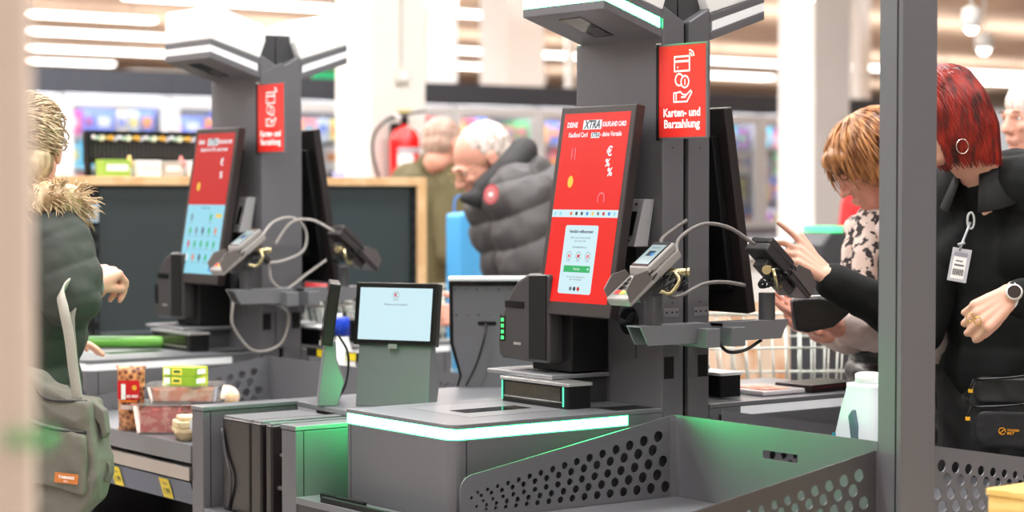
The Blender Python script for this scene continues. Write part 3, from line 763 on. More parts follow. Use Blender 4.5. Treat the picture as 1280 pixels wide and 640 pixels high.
MEAT = two_tone('minced_meat', (206, 92, 88), (232, 160, 146), 45, rough=.4, bump=.4)
SALM = two_tone('orange_fish_fillet', (232, 148, 118), (244, 206, 186), 30, rough=.4, bump=.3)
TRAYM = mat('clear_plastic_tray', (250, 246, 246), .08, var=0, trans=.88, spec=.6)
def food_tray(loc, w, d, h, fill, label, rot=radians(2)):
    T = thing('food_tray', label, 'food tray', loc, rot)
    b = MB(); b.prism(rrect(-w / 2 + .008, -d / 2 + .008, w / 2 - .008, d / 2 - .008, .015), 'z', 0, .002)
    lo, hi = rrect(-w / 2 + .01, -d / 2 + .01, w / 2 - .01, d / 2 - .01, .015), rrect(-w / 2, -d / 2, w / 2, d / 2, .018)
    L0 = [b.bm.verts.new((x, y, .001)) for x, y in lo]; L1 = [b.bm.verts.new((x, y, h)) for x, y in hi]
    hi2 = rrect(-w / 2 - .008, -d / 2 - .008, w / 2 + .008, d / 2 + .008, .022); L2 = [b.bm.verts.new((x, y, h + .001)) for x, y in hi2]
    for a, c in ((L0, L1), (L1, L2)):
        for i in range(len(a)): b._f([a[i], a[(i + 1) % len(a)], c[(i + 1) % len(a)], c[i]])
    b.prism(hi2, 'z', h + .0012, h + .0022)
    b.build('tray_shell', TRAYM, T, smooth=False)
    f = MB().prism(rrect(-w / 2 + .014, -d / 2 + .014, w / 2 - .014, d / 2 - .014, .014), 'z', .003, h * .72)
    for i in range(26):
        f.ell((random.uniform(-w / 2 + .03, w / 2 - .03), random.uniform(-d / 2 + .03, d / 2 - .03), h * .7), (random.uniform(.012, .026), random.uniform(.01, .02), .012), seg=8, rings=5)
    f.build('meat', fill, T)
    Art(.0006).rrect(-w * .3, -d * .25, w * .15, d * .3, .003, WHITE, 1).build('tray_label', T, (0, 0, h + .0026), (1, 0, 0), (0, 1, 0))
    return T
gp = lambda px, py, z: None
def floor_pt(px, py, z):
    a = at(px, py, 1.0); t_ = (z - H) / (a.z - H); return Vector((a.x * t_, t_, z))
b0 = floor_pt(214, 545, .7505)
food_tray(Vector((b0.x + .0, b0.y + .11, .7505)), .22, .15, .074, MEAT, 'lower clear plastic tray of pink minced meat under the fish tray')
food_tray(Vector((b0.x + .015, b0.y + .14, .8285)), .19, .15, .042, SALM, 'upper clear tray of orange fish stacked on the meat tray')
b1 = floor_pt(232, 551, .7505)
T = thing('egg_carton', 'small beige pulp egg carton in front of the meat tray', 'egg carton', Vector((b1.x + .012, b1.y + .03, .7505)), radians(20))
PULP = mat('beige_pulp_cardboard', (222, 200, 160), .9, var=.08, scale=60, bump=.4)
e = MB()
for i in range(2):
    for j in range(2): e.lathe([(.014, 0), (.021, .018), (.022, .03)], c=(-.022 + .044 * i, -.022 + .044 * j, 0), seg=14)
e.prism(rrect(-.046, -.046, .046, .046, .012), 'z', .022, .032).build('cup_base', PULP, T)
MB().prism(rrect(-.045, -.045, .045, .045, .014), 'z', .032, .05).prism(rrect(-.036, -.036, .036, .036, .014), 'z', .05, .062).build('lid', PULP, T, .004)
Art(.0006).rect(-.015, 0, .02, .026, WHITE, 1).build('carton_label', T, (0, -.0455, .03), (1, 0, 0), (0, 0, 1))
bxm = two_tone('yellow_green_pack_print', (206, 220, 60), (150, 190, 50), 14, rough=.4)
for k in range(2):
    T = thing('tea_box', ['yellow-green carton lying on the fish tray, lower of two', 'yellow-green carton lying on top of its twin'][k], 'carton', Vector((b0.x + .018, b0.y + .12, .8725 + .0242 * k)), radians(-28 + 3 * k))
    MB().box(-.05, .05, -.032, .032, 0, .0235).build('box_body', bxm, T, .001)
    A = Art(.0005).rect(-.046, .004, -.026, .02, WHITE, 1).rect(-.02, .003, .012, .021, mat('lemon_print', (238, 224, 90), .5), 1).rect(-.014, .009, .006, .015, mat('dark_green_print', (40, 110, 50), .5), 2)
    A.build('front_print', T, (0, -.032, 0), (1, 0, 0), (0, 0, 1))
    Art(.0005).rrect(-.02, .005, .02, .019, .003, WHITE, 1).build('end_print', T, (.05, 0, 0), (0, 1, 0), (0, 0, 1))
b2 = floor_pt(290, 560, .7505)
T = thing('bread_bag', 'clear bag of pale bread rolls behind the fish tray', 'bread bag', W(-.23, 1.62, .7505) - Vector((.07, 0, 0)), ANG)
br = MB()
for i in range(7): br.ell((-.09 + .03 * i, random.uniform(-.02, .02), .045 + .008 * (i % 2)), (.032, .05, .034))
blob('bag_film', br, .006, two_tone('milky_film_over_bread', (240, 226, 208), (226, 190, 150), 22, rough=.25), T, 3)

# cucumber on the farther counter
T = thing('cucumber', 'long wrapped green cucumber lying on the farther kiosk counter', 'cucumber', W(-.20, 2.33, .8935 + .019), radians(3))
cu_pts = spline([(-.16, 0, -.003), (-.145, 0, 0), (-.04, .004, .001), (.05, .002, 0), (.11, 0, 0), (.13, 0, -.003)], 5)
nn = len(cu_pts); MB().tube(cu_pts, [.019 * min(1, (sin(pi * (i + .6) / (nn + .2)) * 2.2)) ** .6 for i in range(nn)], 18).build('body', two_tone('cucumber_skin', (34, 92, 26), (92, 156, 54), 30, rough=.18, stretch=(.15, 1, 1)), T)
MB().cyl((.128, 0, -.002), (.145, 0, .0), .004, 8).build('wrapped_tip', mat('pale_film_tip', (200, 210, 160), .3), T)
T = thing('price_stickers_card', 'black card with three yellow stickers on the farther tray rim', 'sticker card', W(O1[0] + .09, O1[1] - .28, .883), ANG)
MB().box(0, .004, -.16, .16, 0, .026).build('card', BLACK, T)
for k, yy in enumerate((-.12, -.035, .05)):
    Art(.0006).rect(0, 0, .05, .022, yl, 1).build('yellow_sticker', T, (0, yy + .05, .002), (0, -1, 0), (0, 0, 1))
# spray bottle with blue cap
T = thing('spray_bottle', 'white bottle with a blue cap standing behind the edge-on monitor', 'bottle', at(428, 478, 6.05) , 0)
T.location.z = .705
MB().lathe([(.045, 0), (.047, .02), (.045, .14), (.03, .2), (.02, .24), (.02, .25)]).build('bottle_body', WHITEP, T, smooth=True)
MB().lathe([(.022, .25), (.022, .3), (.018, .305)]).build('blue_cap', mat('blue_cap_plastic', (30, 70, 200), .3), T)
MB().box(-.05, .0, -.012, .012, .295, .315).build('nozzle', WHITEP, T, .003)
# black box device behind station one
T = thing('cash_drawer_box', 'low black device box on the far counter behind the farther kiosk', 'device', W(.62, 2.16, .894), ANG)
MB().box(-.12, .12, -.05, .09, 0, .075).build('box_body', BLACK, T, .005); MB().box(-.1, .1, -.051, -.05, .06, .066).build('silver_line', SILVER, T)

# ------------------------------------------------------------------ detergent bottle in the far tray
T = thing('detergent_canister', 'white plastic canister with a moulded grip standing beside the steel post', 'canister', W(.215, -.43, .7015), ANG)
b = MB(); pf = [(.0, 1.0), (.02, 1.02), (.16, .98), (.22, .80), (.245, .7), (.26, .66), (.268, .66)]
rings = []
for (z, s_) in pf:
    rings.append([b.bm.verts.new((x * s_, y * s_, z)) for (x, y) in rrect(-.05, -.07, .05, .07, .03, 5)])
for a, c in zip(rings, rings[1:]):
    for i in range(len(a)):
        f = b._f([a[i], a[(i + 1) % len(a)], c[(i + 1) % len(a)], c[i]]); f.smooth = True
b._f(rings[0][::-1]); b._f(rings[-1]); b.build('canister_body', mat('white_blue_plastic', (228, 240, 244), .3, var=.02), T)
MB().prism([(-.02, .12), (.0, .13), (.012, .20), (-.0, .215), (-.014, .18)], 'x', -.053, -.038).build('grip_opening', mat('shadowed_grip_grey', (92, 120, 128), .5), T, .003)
MB().prism([(.055, .05), (.064, .05), (.058, .16), (.052, .16)], 'x', -.052, -.047).build('level_window', mat('teal_stripe', (40, 150, 170), .3), T)
MB().lathe([(.03, .266), (.03, .288), (.024, .291)]).build('screw_cap', WHITEP, T)

T = thing('counter_tablet', 'flat dark red-brown device lying on the far kiosk counter', 'device', W(.60, .10, .894), ANG + .1)
MB().box(-.09, .09, -.05, .07, 0, .018).build('device_body', mat('maroon_black_plastic', (38, 22, 24), .3, var=.1), T, .003)
MB().box(-.085, .085, -.0515, -.05, .010, .0125).build('edge_line', mat('maroon_line', (110, 40, 46), .4), T)
T = thing('meat_pack', 'flat film-wrapped tray with orange-red slices on the far counter', 'meat pack', W(.43, .12, .894), ANG)
MB().box(-.07, .07, -.07, .09, 0, .012).build('tray', mat('film_wrapped_white', (226, 220, 222), .15, var=.03), T, .004)
MB().prism(rrect(-.05, -.06, .04, .05, .02), 'z', .012, .0135).build('slices', two_tone('orange_slices', (214, 92, 50), (236, 170, 140), 40, rough=.3), T)
# wooden box bottom right
WOODL = two_tone('pale_wood', (240, 206, 130), (228, 186, 106), 6, rough=.5, stretch=(1, 1, 12))
p = at(1235, 610, 3.7)
T = thing('wooden_box', 'pale wooden box corner at the lower right edge in front of the perforated panel', 'wooden box', Vector((p.x, 3.7, 0)), ANG + radians(3))
MB().box(0, .35, -.3, 0, .0, .83).build('box_body', WOODL, T, .002)
MB().box(-.003, .353, -.303, .003, .83, p.z).build('box_lid', WOODL, T, .002)
# blurred beige post close to the camera
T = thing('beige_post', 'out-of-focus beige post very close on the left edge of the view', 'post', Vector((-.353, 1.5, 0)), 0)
MB().prism([(-.30, 0), (.0, 0), (-.03, .14), (-.33, .14)], 'z', 0, 2.6).build('post_body', mat('beige_paint', (222, 200, 184), .7, var=.02), T, .008)
MB().box(-.02, .016, -.006, .006, 1.192, 1.206).build('green_reflection_strip', mat('clear_green_reflection', (70, 190, 100), .2, var=0, alpha=.35), T)  # translucent green strip modelled in place of a blurred green reflection
# ------------------------------------------------------------------ gondola shelf behind the farther kiosk
SLATE = mat('dark_slate_panel', (43, 53, 54), .5, var=.05, scale=3)
WOODE = two_tone('light_oak_edge', (222, 184, 138), (206, 166, 118), 8, rough=.5, stretch=(1, 10, 1))
T = thing('gondola_shelf', 'long low shelf back with dark slate panels and light oak edging', 'shelf unit', W(0, 3.45, 0), ANG)
x0g, x1g = -.9, 1.684
for (a, b) in ((x0g, .184), (.238, 1.635)):
    MB().box(a, b, 0, .02, .12, 1.405).build('back_panel', SLATE, T)
def upright(x, w=.02):
    u = MB().use(BLACK).box(x, x + w, -.012, .0, .05, 1.405).use(SLATE)
    for k in range(22): u.box(x + w * .3, x + w * .7, -.0135, -.012, .2 + .054 * k, .225 + .054 * k)
    u.build('upright_post', None, T)
upright(.184, .026); upright(.212, .026); upright(1.617, .022)
MB().box(x0g, x1g, -.02, .36, 1.405, 1.438).build('oak_top', WOODE, T, .002)
MB().box(1.64, 1.684, -.02, .36, .02, 1.405).build('oak_side', WOODE, T, .002)
MB().box(x0g, 1.64, .02, .36, 0, .12).build('base', BLACK, T)
MB().box(x0g, 1.64, -.002, .0, .855, .862).build('panel_joint', mat('pale_joint_line', (96, 104, 108), .5), T)
MB().box(.186, .236, -.0142, -.012, 1.27, 1.34).build('label_holder', mat('pale_blue_label', (150, 180, 205), .4), T)
# wire/black merchandiser on top of shelf, left
zt = 1.4385
T = thing('black_card_rack', 'black perforated rack of hanging cards standing on the oak shelf top', 'rack', W(.265, 3.6, zt), ANG)
xl, xr = 0, .50
r_ = MB(); r_.box(xl, xl + .02, 0, .02, 0, .165).box(xr - .02, xr, 0, .02, 0, .165).box(xl, xr, 0, .02, .16, .172).box(xl, xr, .02, .03, .05, .16); r_.build('rack_frame', BLACK, T)
k_ = 0
cols_ = [(235, 235, 235), (180, 214, 190), (232, 232, 200), (220, 200, 120), (240, 180, 60), (200, 200, 210)]
tip = MB(); 
for i in range(26):
    tip.use(mat('tip_%d' % (i * 7 % 6), cols_[i * 7 % 6], .5, var=0)); tip.box(xl + .022 + i * .018, xl + .031 + i * .018, -.012, .018, .142 - .004 * (i % 3), .155 - .004 * (i % 2))
    tip.use(mat('wire_grey', (130, 132, 130), .4, .5)); tip.box(xl + .025 + i * .018, xl + .028 + i * .018, .014, .018, .07, .14)
tip.build('price_tips', None, T)
for i, (a, b, c_, hgt) in enumerate(((.013, .124, (140, 176, 70), .062), (.149, .25, (222, 222, 216), .06), (.257, .338, (176, 168, 156), .058), (.367, .45, (226, 226, 222), .06), (.455, .50, (220, 224, 226), .058))):
    T = thing('small_carton', ['green carton at the left end of the black rack', 'first white carton right of the green one on the oak shelf', 'grey-beige carton between white ones on the oak shelf', 'white carton right of the pink bottle on the oak shelf', 'rightmost white carton of the row below the black rack'][i], 'carton', W(.265, 3.48, zt), ANG)
    MB().box(a, b, 0, .07, 0, hgt).build('carton_body', mat('carton_%d' % i, c_, .5, var=.05), T, .002)
    Art(.0006).rect(a + .012, .02, b - .012, hgt - .018, mat('carton_print_%d' % (i % 2), ((236, 240, 226), (196, 200, 204))[i % 2], .5), 1).build('carton_print', T, (0, 0, 0), (1, 0, 0), (0, 0, 1))
for i, (xx, c_) in enumerate(((.136, (236, 196, 110)), (.352, (226, 128, 120)))):
    T = thing('small_bottle', ['small yellow bottle with white base between cartons on the shelf', 'small pink bottle with white base between cartons on the shelf'][i], 'bottle', W(.265 + xx, 3.52, zt), ANG)
    MB().lathe([(.011, 0), (.011, .032)], seg=14).build('white_base', WHITEP, T); MB().lathe([(.0105, .032), (.011, .06), (.006, .068), (.005, .078)], seg=14).build('bottle_body', mat('bottle_c%d' % i, c_, .3), T)
for i, (xx, w_, c_, hgt) in enumerate(((1.06, .09, (240, 90, 70), .05), (1.2, .12, (235, 235, 230), .04), (1.40, .1, (150, 160, 220), .045))):
    T = thing('shelf_pack', ['red pack lying behind the oak shelf edge', 'white pack lying on the oak shelf near the pillar', 'lilac pack lying on the oak shelf near the pillar'][i], 'pack', W(xx, 3.62, zt), ANG)
    MB().box(0, w_, 0, .08, 0, hgt * .5).build('pack_body', mat('pack_%d' % i, c_, .5), T, .002); Art(.0006).rect(.01, .005, w_ - .01, hgt * .4, WHITE, 1).build('pack_print', T, (0, 0, 0), (1, 0, 0), (0, 0, 1))

# ------------------------------------------------------------------ pillars
def pillar(px_corner, D, w, label, z=4.35, m=None):
    p = at(px_corner, 200, D)
    T = thing('support_pillar', label, 'pillar', Vector((p.x, p.y, 0)), ANG)
    MB().box(0, w, 0, w, 0.1, z - .002).build('shaft', m or mat('white_painted_pillar', (240, 240, 240), .6, var=.02, scale=2), T, .01)
    MB().box(-.012, w + .012, -.012, w + .012, 0, .1).build('skirting', GREYD, T)
    return T
PIL = pillar(463, 10.2, .335, 'thick white pillar carrying the red fire extinguisher', m=mat('cream_white_pillar', (226, 224, 216), .6, var=.02, scale=2))
d_ = MB().box(.17, .185, -.014, 0, 1.98, 3.9); d_.build('conduit', mat('grey_conduit', (196, 194, 186), .5), PIL)
sb = MB().box(.145, .215, -.035, 0, 1.93, 2.0).build('switch_box', mat('switch_grey', (206, 204, 196), .5), PIL, .006)
MB().box(.16, .2, -.04, -.035, 1.945, 1.985).build('switch_key', WHITEP, sb, .004)
pillar(536, 21, .36, 'slim white pillar just behind the extinguisher pillar')
pillar(634, 24, .55, 'white pillar far behind the man in the black puffer jacket')
pillar(1017, 13.5, .34, 'white pillar between the freezer doors and the woman with orange hair')
pillar(1075, 28, .2, 'thin pale pillar far away beside the post')
T = thing('overhead_pipe', 'pale vertical pipe far behind above the freezers', 'pipe', at(712, 240, 26), 0); T.location.z = 0
MB().cyl((0, 0, 0), (0, 0, 4.34), .06).build('pipe', WHITEP, T)

# extinguisher
T = thing('fire_extinguisher', 'red fire extinguisher with black hose hanging on the cream pillar', 'fire extinguisher', W(0, 0, 0), ANG)
T.location = PIL.location + PX * .135 - QX * .105 + Vector((0, 0, 1.285)); 
REDX = mat('extinguisher_red', (222, 22, 24), .25, var=.03, coat=.4)
MB().lathe([(.07, 0), (.076, .015), (.076, .35), (.068, .385), (.045, .41), (.02, .42), (.02, .43)], seg=28).build('cylinder', REDX, T)
A = Art(.001); 
lb = MB()
for k in range(12):
    a0, a1 = radians(-150 + k * 10), radians(-140 + k * 10)
    for (z0, z1, mm) in ((.29, .315, mat('grey_band', (170, 176, 182), .4)), (.10, .285, WHITE if k < 6 else REDX)):
        lb.use(mm); lb._f([lb.bm.verts.new((.0768 * cos(a), .0768 * sin(a), z)) for (a, z) in ((a0, z0), (a1, z0), (a1, z1), (a0, z1))])
for k in range(9):
    for a0 in (-88, -60):
        z0 = .11 + .02 * k; lb.use(WHITE); a_, b_ = radians(a0), radians(a0 + 22)
        lb._f([lb.bm.verts.new((.0772 * cos(a), .0772 * sin(a), z)) for (a, z) in ((a_, z0), (b_, z0), (b_, z0 + .008), (a_, z0 + .008))])
lb.build('label', None, T)
MB().lathe([(.02, .43), (.02, .47), (.014, .475)]).build('valve', BLACK, T)
MB().prism([(-.04, .478), (.02, .478), (.12, .495), (.12, .505), (.02, .49), (-.04, .49)], 'y', -.01, .01).build('squeeze_lever', BLACK, T, .002)
MB().prism([(-.03, .49), (.03, .494), (.03, .504), (-.03, .5)], 'y', -.012, .012).build('safety_tag', mat('yellow_pin', (226, 200, 60), .4), T)
MB().cyl((-.055, 0, .465), (-.03, 0, .465), .016, 14).build('gauge', WHITEP, T)
MB().tube(spline([(-.03, 0, .465), (-.10, -.01, .455), (-.185, -.02, .39), (-.205, -.02, .30), (-.165, -.01, .18), (-.10, 0, .08), (-.085, 0, .0)], 8), .0085, 8).build('hose', BLACK, T)
MB().box(-.03, .03, .07, .085, .1, .44).build('wall_bracket', BLACK, T)

# ------------------------------------------------------------------ freezer wall
FRD = mat('freezer_slate', (70, 76, 86), .5, var=.04)
FRW = mat('freezer_frame_white', (226, 230, 234), .35, var=.02)
INS = mat('freezer_interior', (150, 148, 160), .6, var=.05)
TUBE = glow('freezer_light_tube', (255, 252, 248), 60, (1, .98, .95))
PK = [mat('pack_c%d' % i, c, .4, var=.08, scale=12) for i, c in enumerate([(214, 60, 60), (238, 150, 60), (236, 220, 200), (240, 240, 244), (90, 110, 190), (150, 60, 150), (90, 170, 110), (70, 170, 200), (238, 206, 90), (230, 130, 140), (120, 40, 90), (200, 214, 235)])]
def freezer():
    T = thing('display_freezer', 'x', 'freezer', W(0, 10, 0), ANG)
    w = .84
    c = MB().box(0, w, .62, .66, 1.0, 2.1).box(0, .012, 0, .66, 1.0, 2.1).box(w - .012, w, 0, .66, 1.0, 2.1).box(0, w, 0, .66, 1.0, 1.06); c.build('cabinet_shell', INS, T)
    MB().box(0, w, -.03, .66, 2.075, 2.25).build('header_panel', FRD, T, .004)
    f = MB().box(.01, .075, -.03, 0, 1.06, 2.07).box(w - .075, w - .01, -.03, 0, 1.06, 2.07).box(.075, w - .075, -.03, 0, 1.99, 2.07).box(.075, w - .075, -.03, 0, 1.06, 1.12).build('door_frame', FRW, T, .004)
    MB().box(.075, w - .075, -.018, -.012, 1.12, 1.99).build('glass_pane', GLASS, f)
    MB().box(.085, .10, -.045, -.03, 1.3, 1.8).build('handle', STEEL, f)
    for z in (1.30, 1.54, 1.77): MB().box(.015, w - .015, .05, .6, z, z + .012).build('wire_shelf', FRW, T)
    MB().box(.025, .05, .02, .05, 1.1, 2.03).build('light_tube', TUBE, T)
    MB().box(.03, w - .03, .02, .05, 2.035, 2.055).build('light_tube', TUBE, T)
    MB().box(0, w, -.62, .66, 0, .08).build('plinth', BLACK, T)
    MB().box(0, w, -.62, .66, .08, .93).build('chest', FRW, T, .01)
    MB().box(.0, w, -.64, -.02, .93, 1.0).build('chest_rim', mat('chest_blue_grey', (176, 190, 204), .35), T, .01)
    return T
fz = freezer(); first = True
pk0 = None
pos = [(3.03 + .84 * i) for i in range(-1, 10)]
names = 'first second third fourth fifth sixth seventh eighth ninth tenth eleventh'.split()
packs = {}
for i, x in enumerate(pos):
    o = fz if i == 0 else copy_tree(fz)
    o.location = W(x, 10, 0); o['label'] = '%s glass-door freezer from the left in the back row of freezers' % names[i]
    o['group'] = 'row of glass-door freezers'
    for sh, z in enumerate((1.061, 1.313, 1.553, 1.783)):
        xx = x + .08
        rr = random.Random(i * 10 + sh); base = rr.choice(PK)
        while xx < x + .72:
            wv = rr.choice((.09, .12, .16)); hv = rr.uniform(.12, .2)
            key = (wv, rr.choice((0, 1)))
            mm = base if rr.random() < .45 else rr.choice(PK)
            me = packs.get((wv, mm.name))
            if me is None:
                q = MB().use(mm).box(0, wv - .008, 0, .16, 0, .17); q.use(PK[(len(packs) * 5 + 3) % 12]).box(.015, wv * .7, -.002, 0, .06, .12)
                me = q.mesh('frozen_package')
                for m_ in q.mats: me.materials.append(m_)
                packs[(wv, mm.name)] = me
            o2 = link('frozen_package', me); o2.location = W(xx, 10.08, z); o2.rotation_euler = (0, 0, ANG)
            o2.scale = (1, 1, hv / .17)
            tag(o2, 'colourful frozen food package standing behind a freezer glass door', 'package', 'frozen packages behind the freezer doors')
            xx += wv + .004
# green exit sign, store clutter behind
T = thing('exit_sign', 'small green lit ceiling sign far behind beside the thick pillar', 'exit sign', at(418, 104, 17), ANG)
MB().box(-.2, .2, -.03, .03, -.09, .09).build('sign_box', glow('exit_green', (40, 170, 110), .9), T)
MB().cyl((0, 0, .09), (0, 0, 4.35 - T.location.z), .01, 6).build('rod', STEEL, T)

# ------------------------------------------------------------------ shopping cart
WIRE = mat('cart_wire', (196, 200, 192), .3, .7, var=.03)
def cart(loc, rot, label):
    T = thing('shopping_cart', label, 'shopping cart', loc, rot)
    b = MB(); zt, zb = 1.0, .58
    def ring(z, s): return [(-.45 * s, -.26 * s, z), (.42 * s, -.22 * s, z), (.42 * s, .22 * s, z), (-.45 * s, .26 * s, z)]
    for z, s, r in ((zt, 1, .006), (.93, .97, .003), (.82, .93, .004), (.70, .88, .003), (zb, .82, .006)):
        q = ring(z, s); b.tube(q + [q[0]], r, 6)
    top, bot = ring(zt, 1), ring(zb, .82)
    for i in range(4):
        a, c = Vector(top[i]), Vector(top[(i + 1) % 4]); d_, e_ = Vector(bot[i]), Vector(bot[(i + 1) % 4])
        n = 20 if i % 2 == 0 else 11
        for k in range(n + 1): b.tube([a.lerp(c, k / n), d_.lerp(e_, k / n)], .0028, 5)
    for k in range(1, 20):
        b.tube([Vector(bot[0]).lerp(Vector(bot[1]), k / 20), Vector(bot[3]).lerp(Vector(bot[2]), k / 20)], .0025, 5)
    b.build('wire_basket', WIRE, T)
    f = MB()
    for s in (-1, 1):
        f.tube(spline([(-.55, s * .27, 1.02), (-.47, s * .26, .95), (-.42, s * .24, .55), (-.40, s * .24, .2), (-.38, s * .25, .14)], 5), .011, 8)
        f.tube([(-.38, s * .25, .16), (.42, s * .18, .16)], .011, 8); f.tube([(.40, s * .18, .16), (.36, s * .17, .57)], .011, 8)
    f.build('frame', WIRE, T)
    MB().cyl((-.55, -.28, 1.02), (-.55, .28, 1.02), .016, 12).build('handle', mat('cart_red_handle', (170, 30, 34), .4), T)
    for x, y in ((-.38, -.25), (-.38, .25), (.4, -.18), (.4, .18)):
        w_ = MB().cyl((x, y - .014, .06), (x, y + .014, .06), .06, 18); w_.build('wheel', BLACK, T)
        MB().box(x - .02, x + .02, y - .022, y + .022, .06, .15).build('caster_fork', STEEL, T)
    return T
cart(Vector((.90, 6.15, 0)), radians(8), 'wire shopping cart behind the black-lidded scanner on the right')
cart(Vector((-.28, 8.0, 0)), radians(35), 'wire shopping cart in front of the man in the olive jacket')
T = thing('cardboard_crate', 'brown slatted crate of goods standing beyond the wire cart', 'crate', Vector((1.3, 7.75, 0)), radians(12))
cr = MB()
for i in range(9): cr.box(-.5 + .115 * i, -.43 + .115 * i, 0, .02, .05, .95)
cr.box(-.5, .53, .0, .5, 0, .06); cr.box(-.5, .53, .3, .32, .05, .95); cr.build('slats', two_tone('crate_brown', (196, 150, 110), (224, 200, 176), 5, rough=.7), T)
T = thing('display_table', 'white promotion table with pale top behind the pointing hand', 'table', at(990, 300, 8.6), ANG); T.location.z = 0
MB().box(-.5, 1.2, 0, .8, 1.1, 1.16).build('table_top', mat('pale_top', (222, 230, 236), .3), T, .01)
MB().box(-.45, 1.15, .05, .75, .05, 1.1).build('table_body', WHITEP, T, .01)
MB().box(-.5, 1.2, -.0, .8, 0, .05).build('plinth', GREYD, T)
T = thing('exit_gate', 'dark gate pillar with a green light on top behind the orange-haired woman', 'gate', at(1046, 300, 7.0), ANG); T.location.z = 0
MB().prism([(-.07, 0), (-.07, 1.20), (-.03, 1.24), (.09, 1.24), (.13, 1.18), (.13, 0)], 'y', 0, .16).build('gate_body', GREYD, T, .01)
MB().box(-.02, .08, -.004, .14, 1.242, 1.262).build('green_light', glow('gate_green', (90, 230, 150), 1.2), T)
# ------------------------------------------------------------------ people
def V3(*a): return Vector(a)
def rot_to(fwd, up=V3(0, 0, 1)):
    """matrix whose local -y looks along fwd and z is up"""
    y = -fwd.normalized(); x = y.cross(up).normalized(); z = x.cross(y)
    return Matrix((x, y, z)).transposed()
def head(B, c, fwd, up=V3(0, 0, 1), s=1.0, jaw=1.0, nose=1.0, bald=False):
    """c = centre of the skull, fwd = where the face looks; local frame: -y forward"""
    R = rot_to(fwd, up)
    def P(x, y, z): return c + R @ (V3(x, y, z) * s)
    R4 = R
    B.ell(P(0, .018, .02), V3(.076, .095, .085) * s, R4, 24, 16)      # cranium
    B.ell(P(0, -.03, -.03), V3(.063, .062, .085) * s, R4, 20, 14)     # face
    B.ell(P(0, -.045, -.085), V3(.045 * jaw, .038, .028) * s, R4)     # jaw
    B.ell(P(0, -.075, -.102), V3(.020, .016, .014) * s, R4)           # chin
    B.cap(P(-.028, -.082, .012), P(.028, -.082, .012), .012 * s, .012 * s)   # brow
    B.ell(P(.034, -.072, -.028), V3(.02, .016, .018) * s, R4); B.ell(P(-.034, -.072, -.028), V3(.02, .016, .018) * s, R4)
    B.cap(P(0, -.088, .004), P(0, -.107 - .006 * (nose - 1), -.033), .008 * s, .011 * s * nose)
    B.ell(P(.011, -.098, -.037), .0075 * s); B.ell(P(-.011, -.098, -.037), .0075 * s)
    B.cap(P(-.017, -.088, -.064), P(.017, -.088, -.064), .0065 * s, .0065 * s); B.ell(P(0, -.094, -.063), V3(.013, .007, .006) * s, R4)
    B.cap(P(-.015, -.086, -.073), P(.015, -.086, -.073), .007 * s, .007 * s)
    for k in (-1, 1):                                                 # ears
        B.ell(P(.079 * k, .012, -.012), V3(.008, .018, .031) * s, R4); B.ell(P(.083 * k, .018, .006), V3(.006, .014, .014) * s, R4)
        B.ell(P(.031 * k, -.074, .0), V3(.012, .009, .008) * s, R4)
    return P
def eyes(parent, P, s=1.0, iris=(70, 60, 50)):
    for k in (-1, 1):
        e = MB().ell(P(.031 * k, -.078, -.001), .0085 * s, None, 12, 8).build('eye', mat('eye_white', (235, 230, 225), .2, var=0), parent)
        MB().ell(P(.031 * k, -.0842, -.001), .0035 * s, None, 10, 6).build('iris', mat('iris_dark', iris, .2, var=0), e)
        MB().tube([P(.018 * k, -.092, .018), P(.031 * k, -.094, .022), P(.046 * k, -.086, .018)], .0025 * s, 6).build('eyebrow', mat('brow_hair', (120, 90, 70), .8), parent)
def hand(B, wrist, d, n, thumb_side, curls, L=1.0, thumb=(.75, .55, -.15), tcurl=.3, spread=.06):
    """d wrist->knuckles, n back-of-hand normal, thumb_side +1/-1 picks the side of d x n; curls per finger (three joint angles)"""
    d = d.normalized(); n = (n - d * n.dot(d)).normalized(); t = d.cross(n) * thumb_side
    kn = [(.030, .088), (.010, .092), (-.010, .087), (-.028, .078)]
    ln = [(.042, .026, .021), (.046, .029, .022), (.043, .027, .021), (.034, .020, .018)]
    for i, (o, l) in enumerate(kn):
        B.cap(wrist + t * o * .5 + d * .005, wrist + t * o + d * l * L, .0155 * L, .0115 * L)
        B.cap(wrist + t * o * .8 + d * .03 - n * .006, wrist + t * o + d * l * .9 * L - n * .004, .0125 * L, .010 * L)
        p = wrist + t * o + d * l * L; dirv = (d + t * (o * spread / .03)).normalized(); r = (.0092, .0086, .0078, .0068) if i < 3 else (.0082, .0076, .0068, .006)
        for j in range(3):
            a = curls[i][j]; ax = t if True else n
            dirv = (Matrix.Rotation(-a * (1 if t.dot(d.cross(n)) > 0 else -1), 3, t) @ dirv).normalized()
            # make sure positive curl bends towards the palm
            q = p + dirv * ln[i][j] * L
            B.cap(p, q, r[j] * L, r[j + 1] * L); p = q
    b0 = wrist + d * .018 * L + t * .018 * L - n * .006
    td = (t * thumb[0] + d * thumb[1] + n * thumb[2]).normalized()
    B.cap(wrist + d * .015, b0 + td * .012, .014 * L, .0145 * L)
    p = b0; rr = (.0145, .0115, .0105, .0085)
    for j, l in enumerate((.040, .032, .026)):
        q = p + td * l * L; B.cap(p, q, rr[j] * L, rr[j + 1] * L); p = q
        td = (td + (d * .5 - t * .6 - n * .25) * tcurl).normalized()
    return p
RELAX = [(.25, .35, .25)] * 4
def hair_strands(name, parent, m, paths, r=.0022, taper=True):
    b = MB()
    for pts in paths:
        n = len(pts); b.tube(pts, [r * (1 - .75 * (i / (n - 1)) ** 2) for i in range(n)], 5, False)
    return b.build(name, m, parent)
def hairmat(name, c1, c2, scale=55):
    return two_tone(name, c1, c2, scale, rough=.36, lo=.35, hi=.65, stretch=(1, 1, .18))
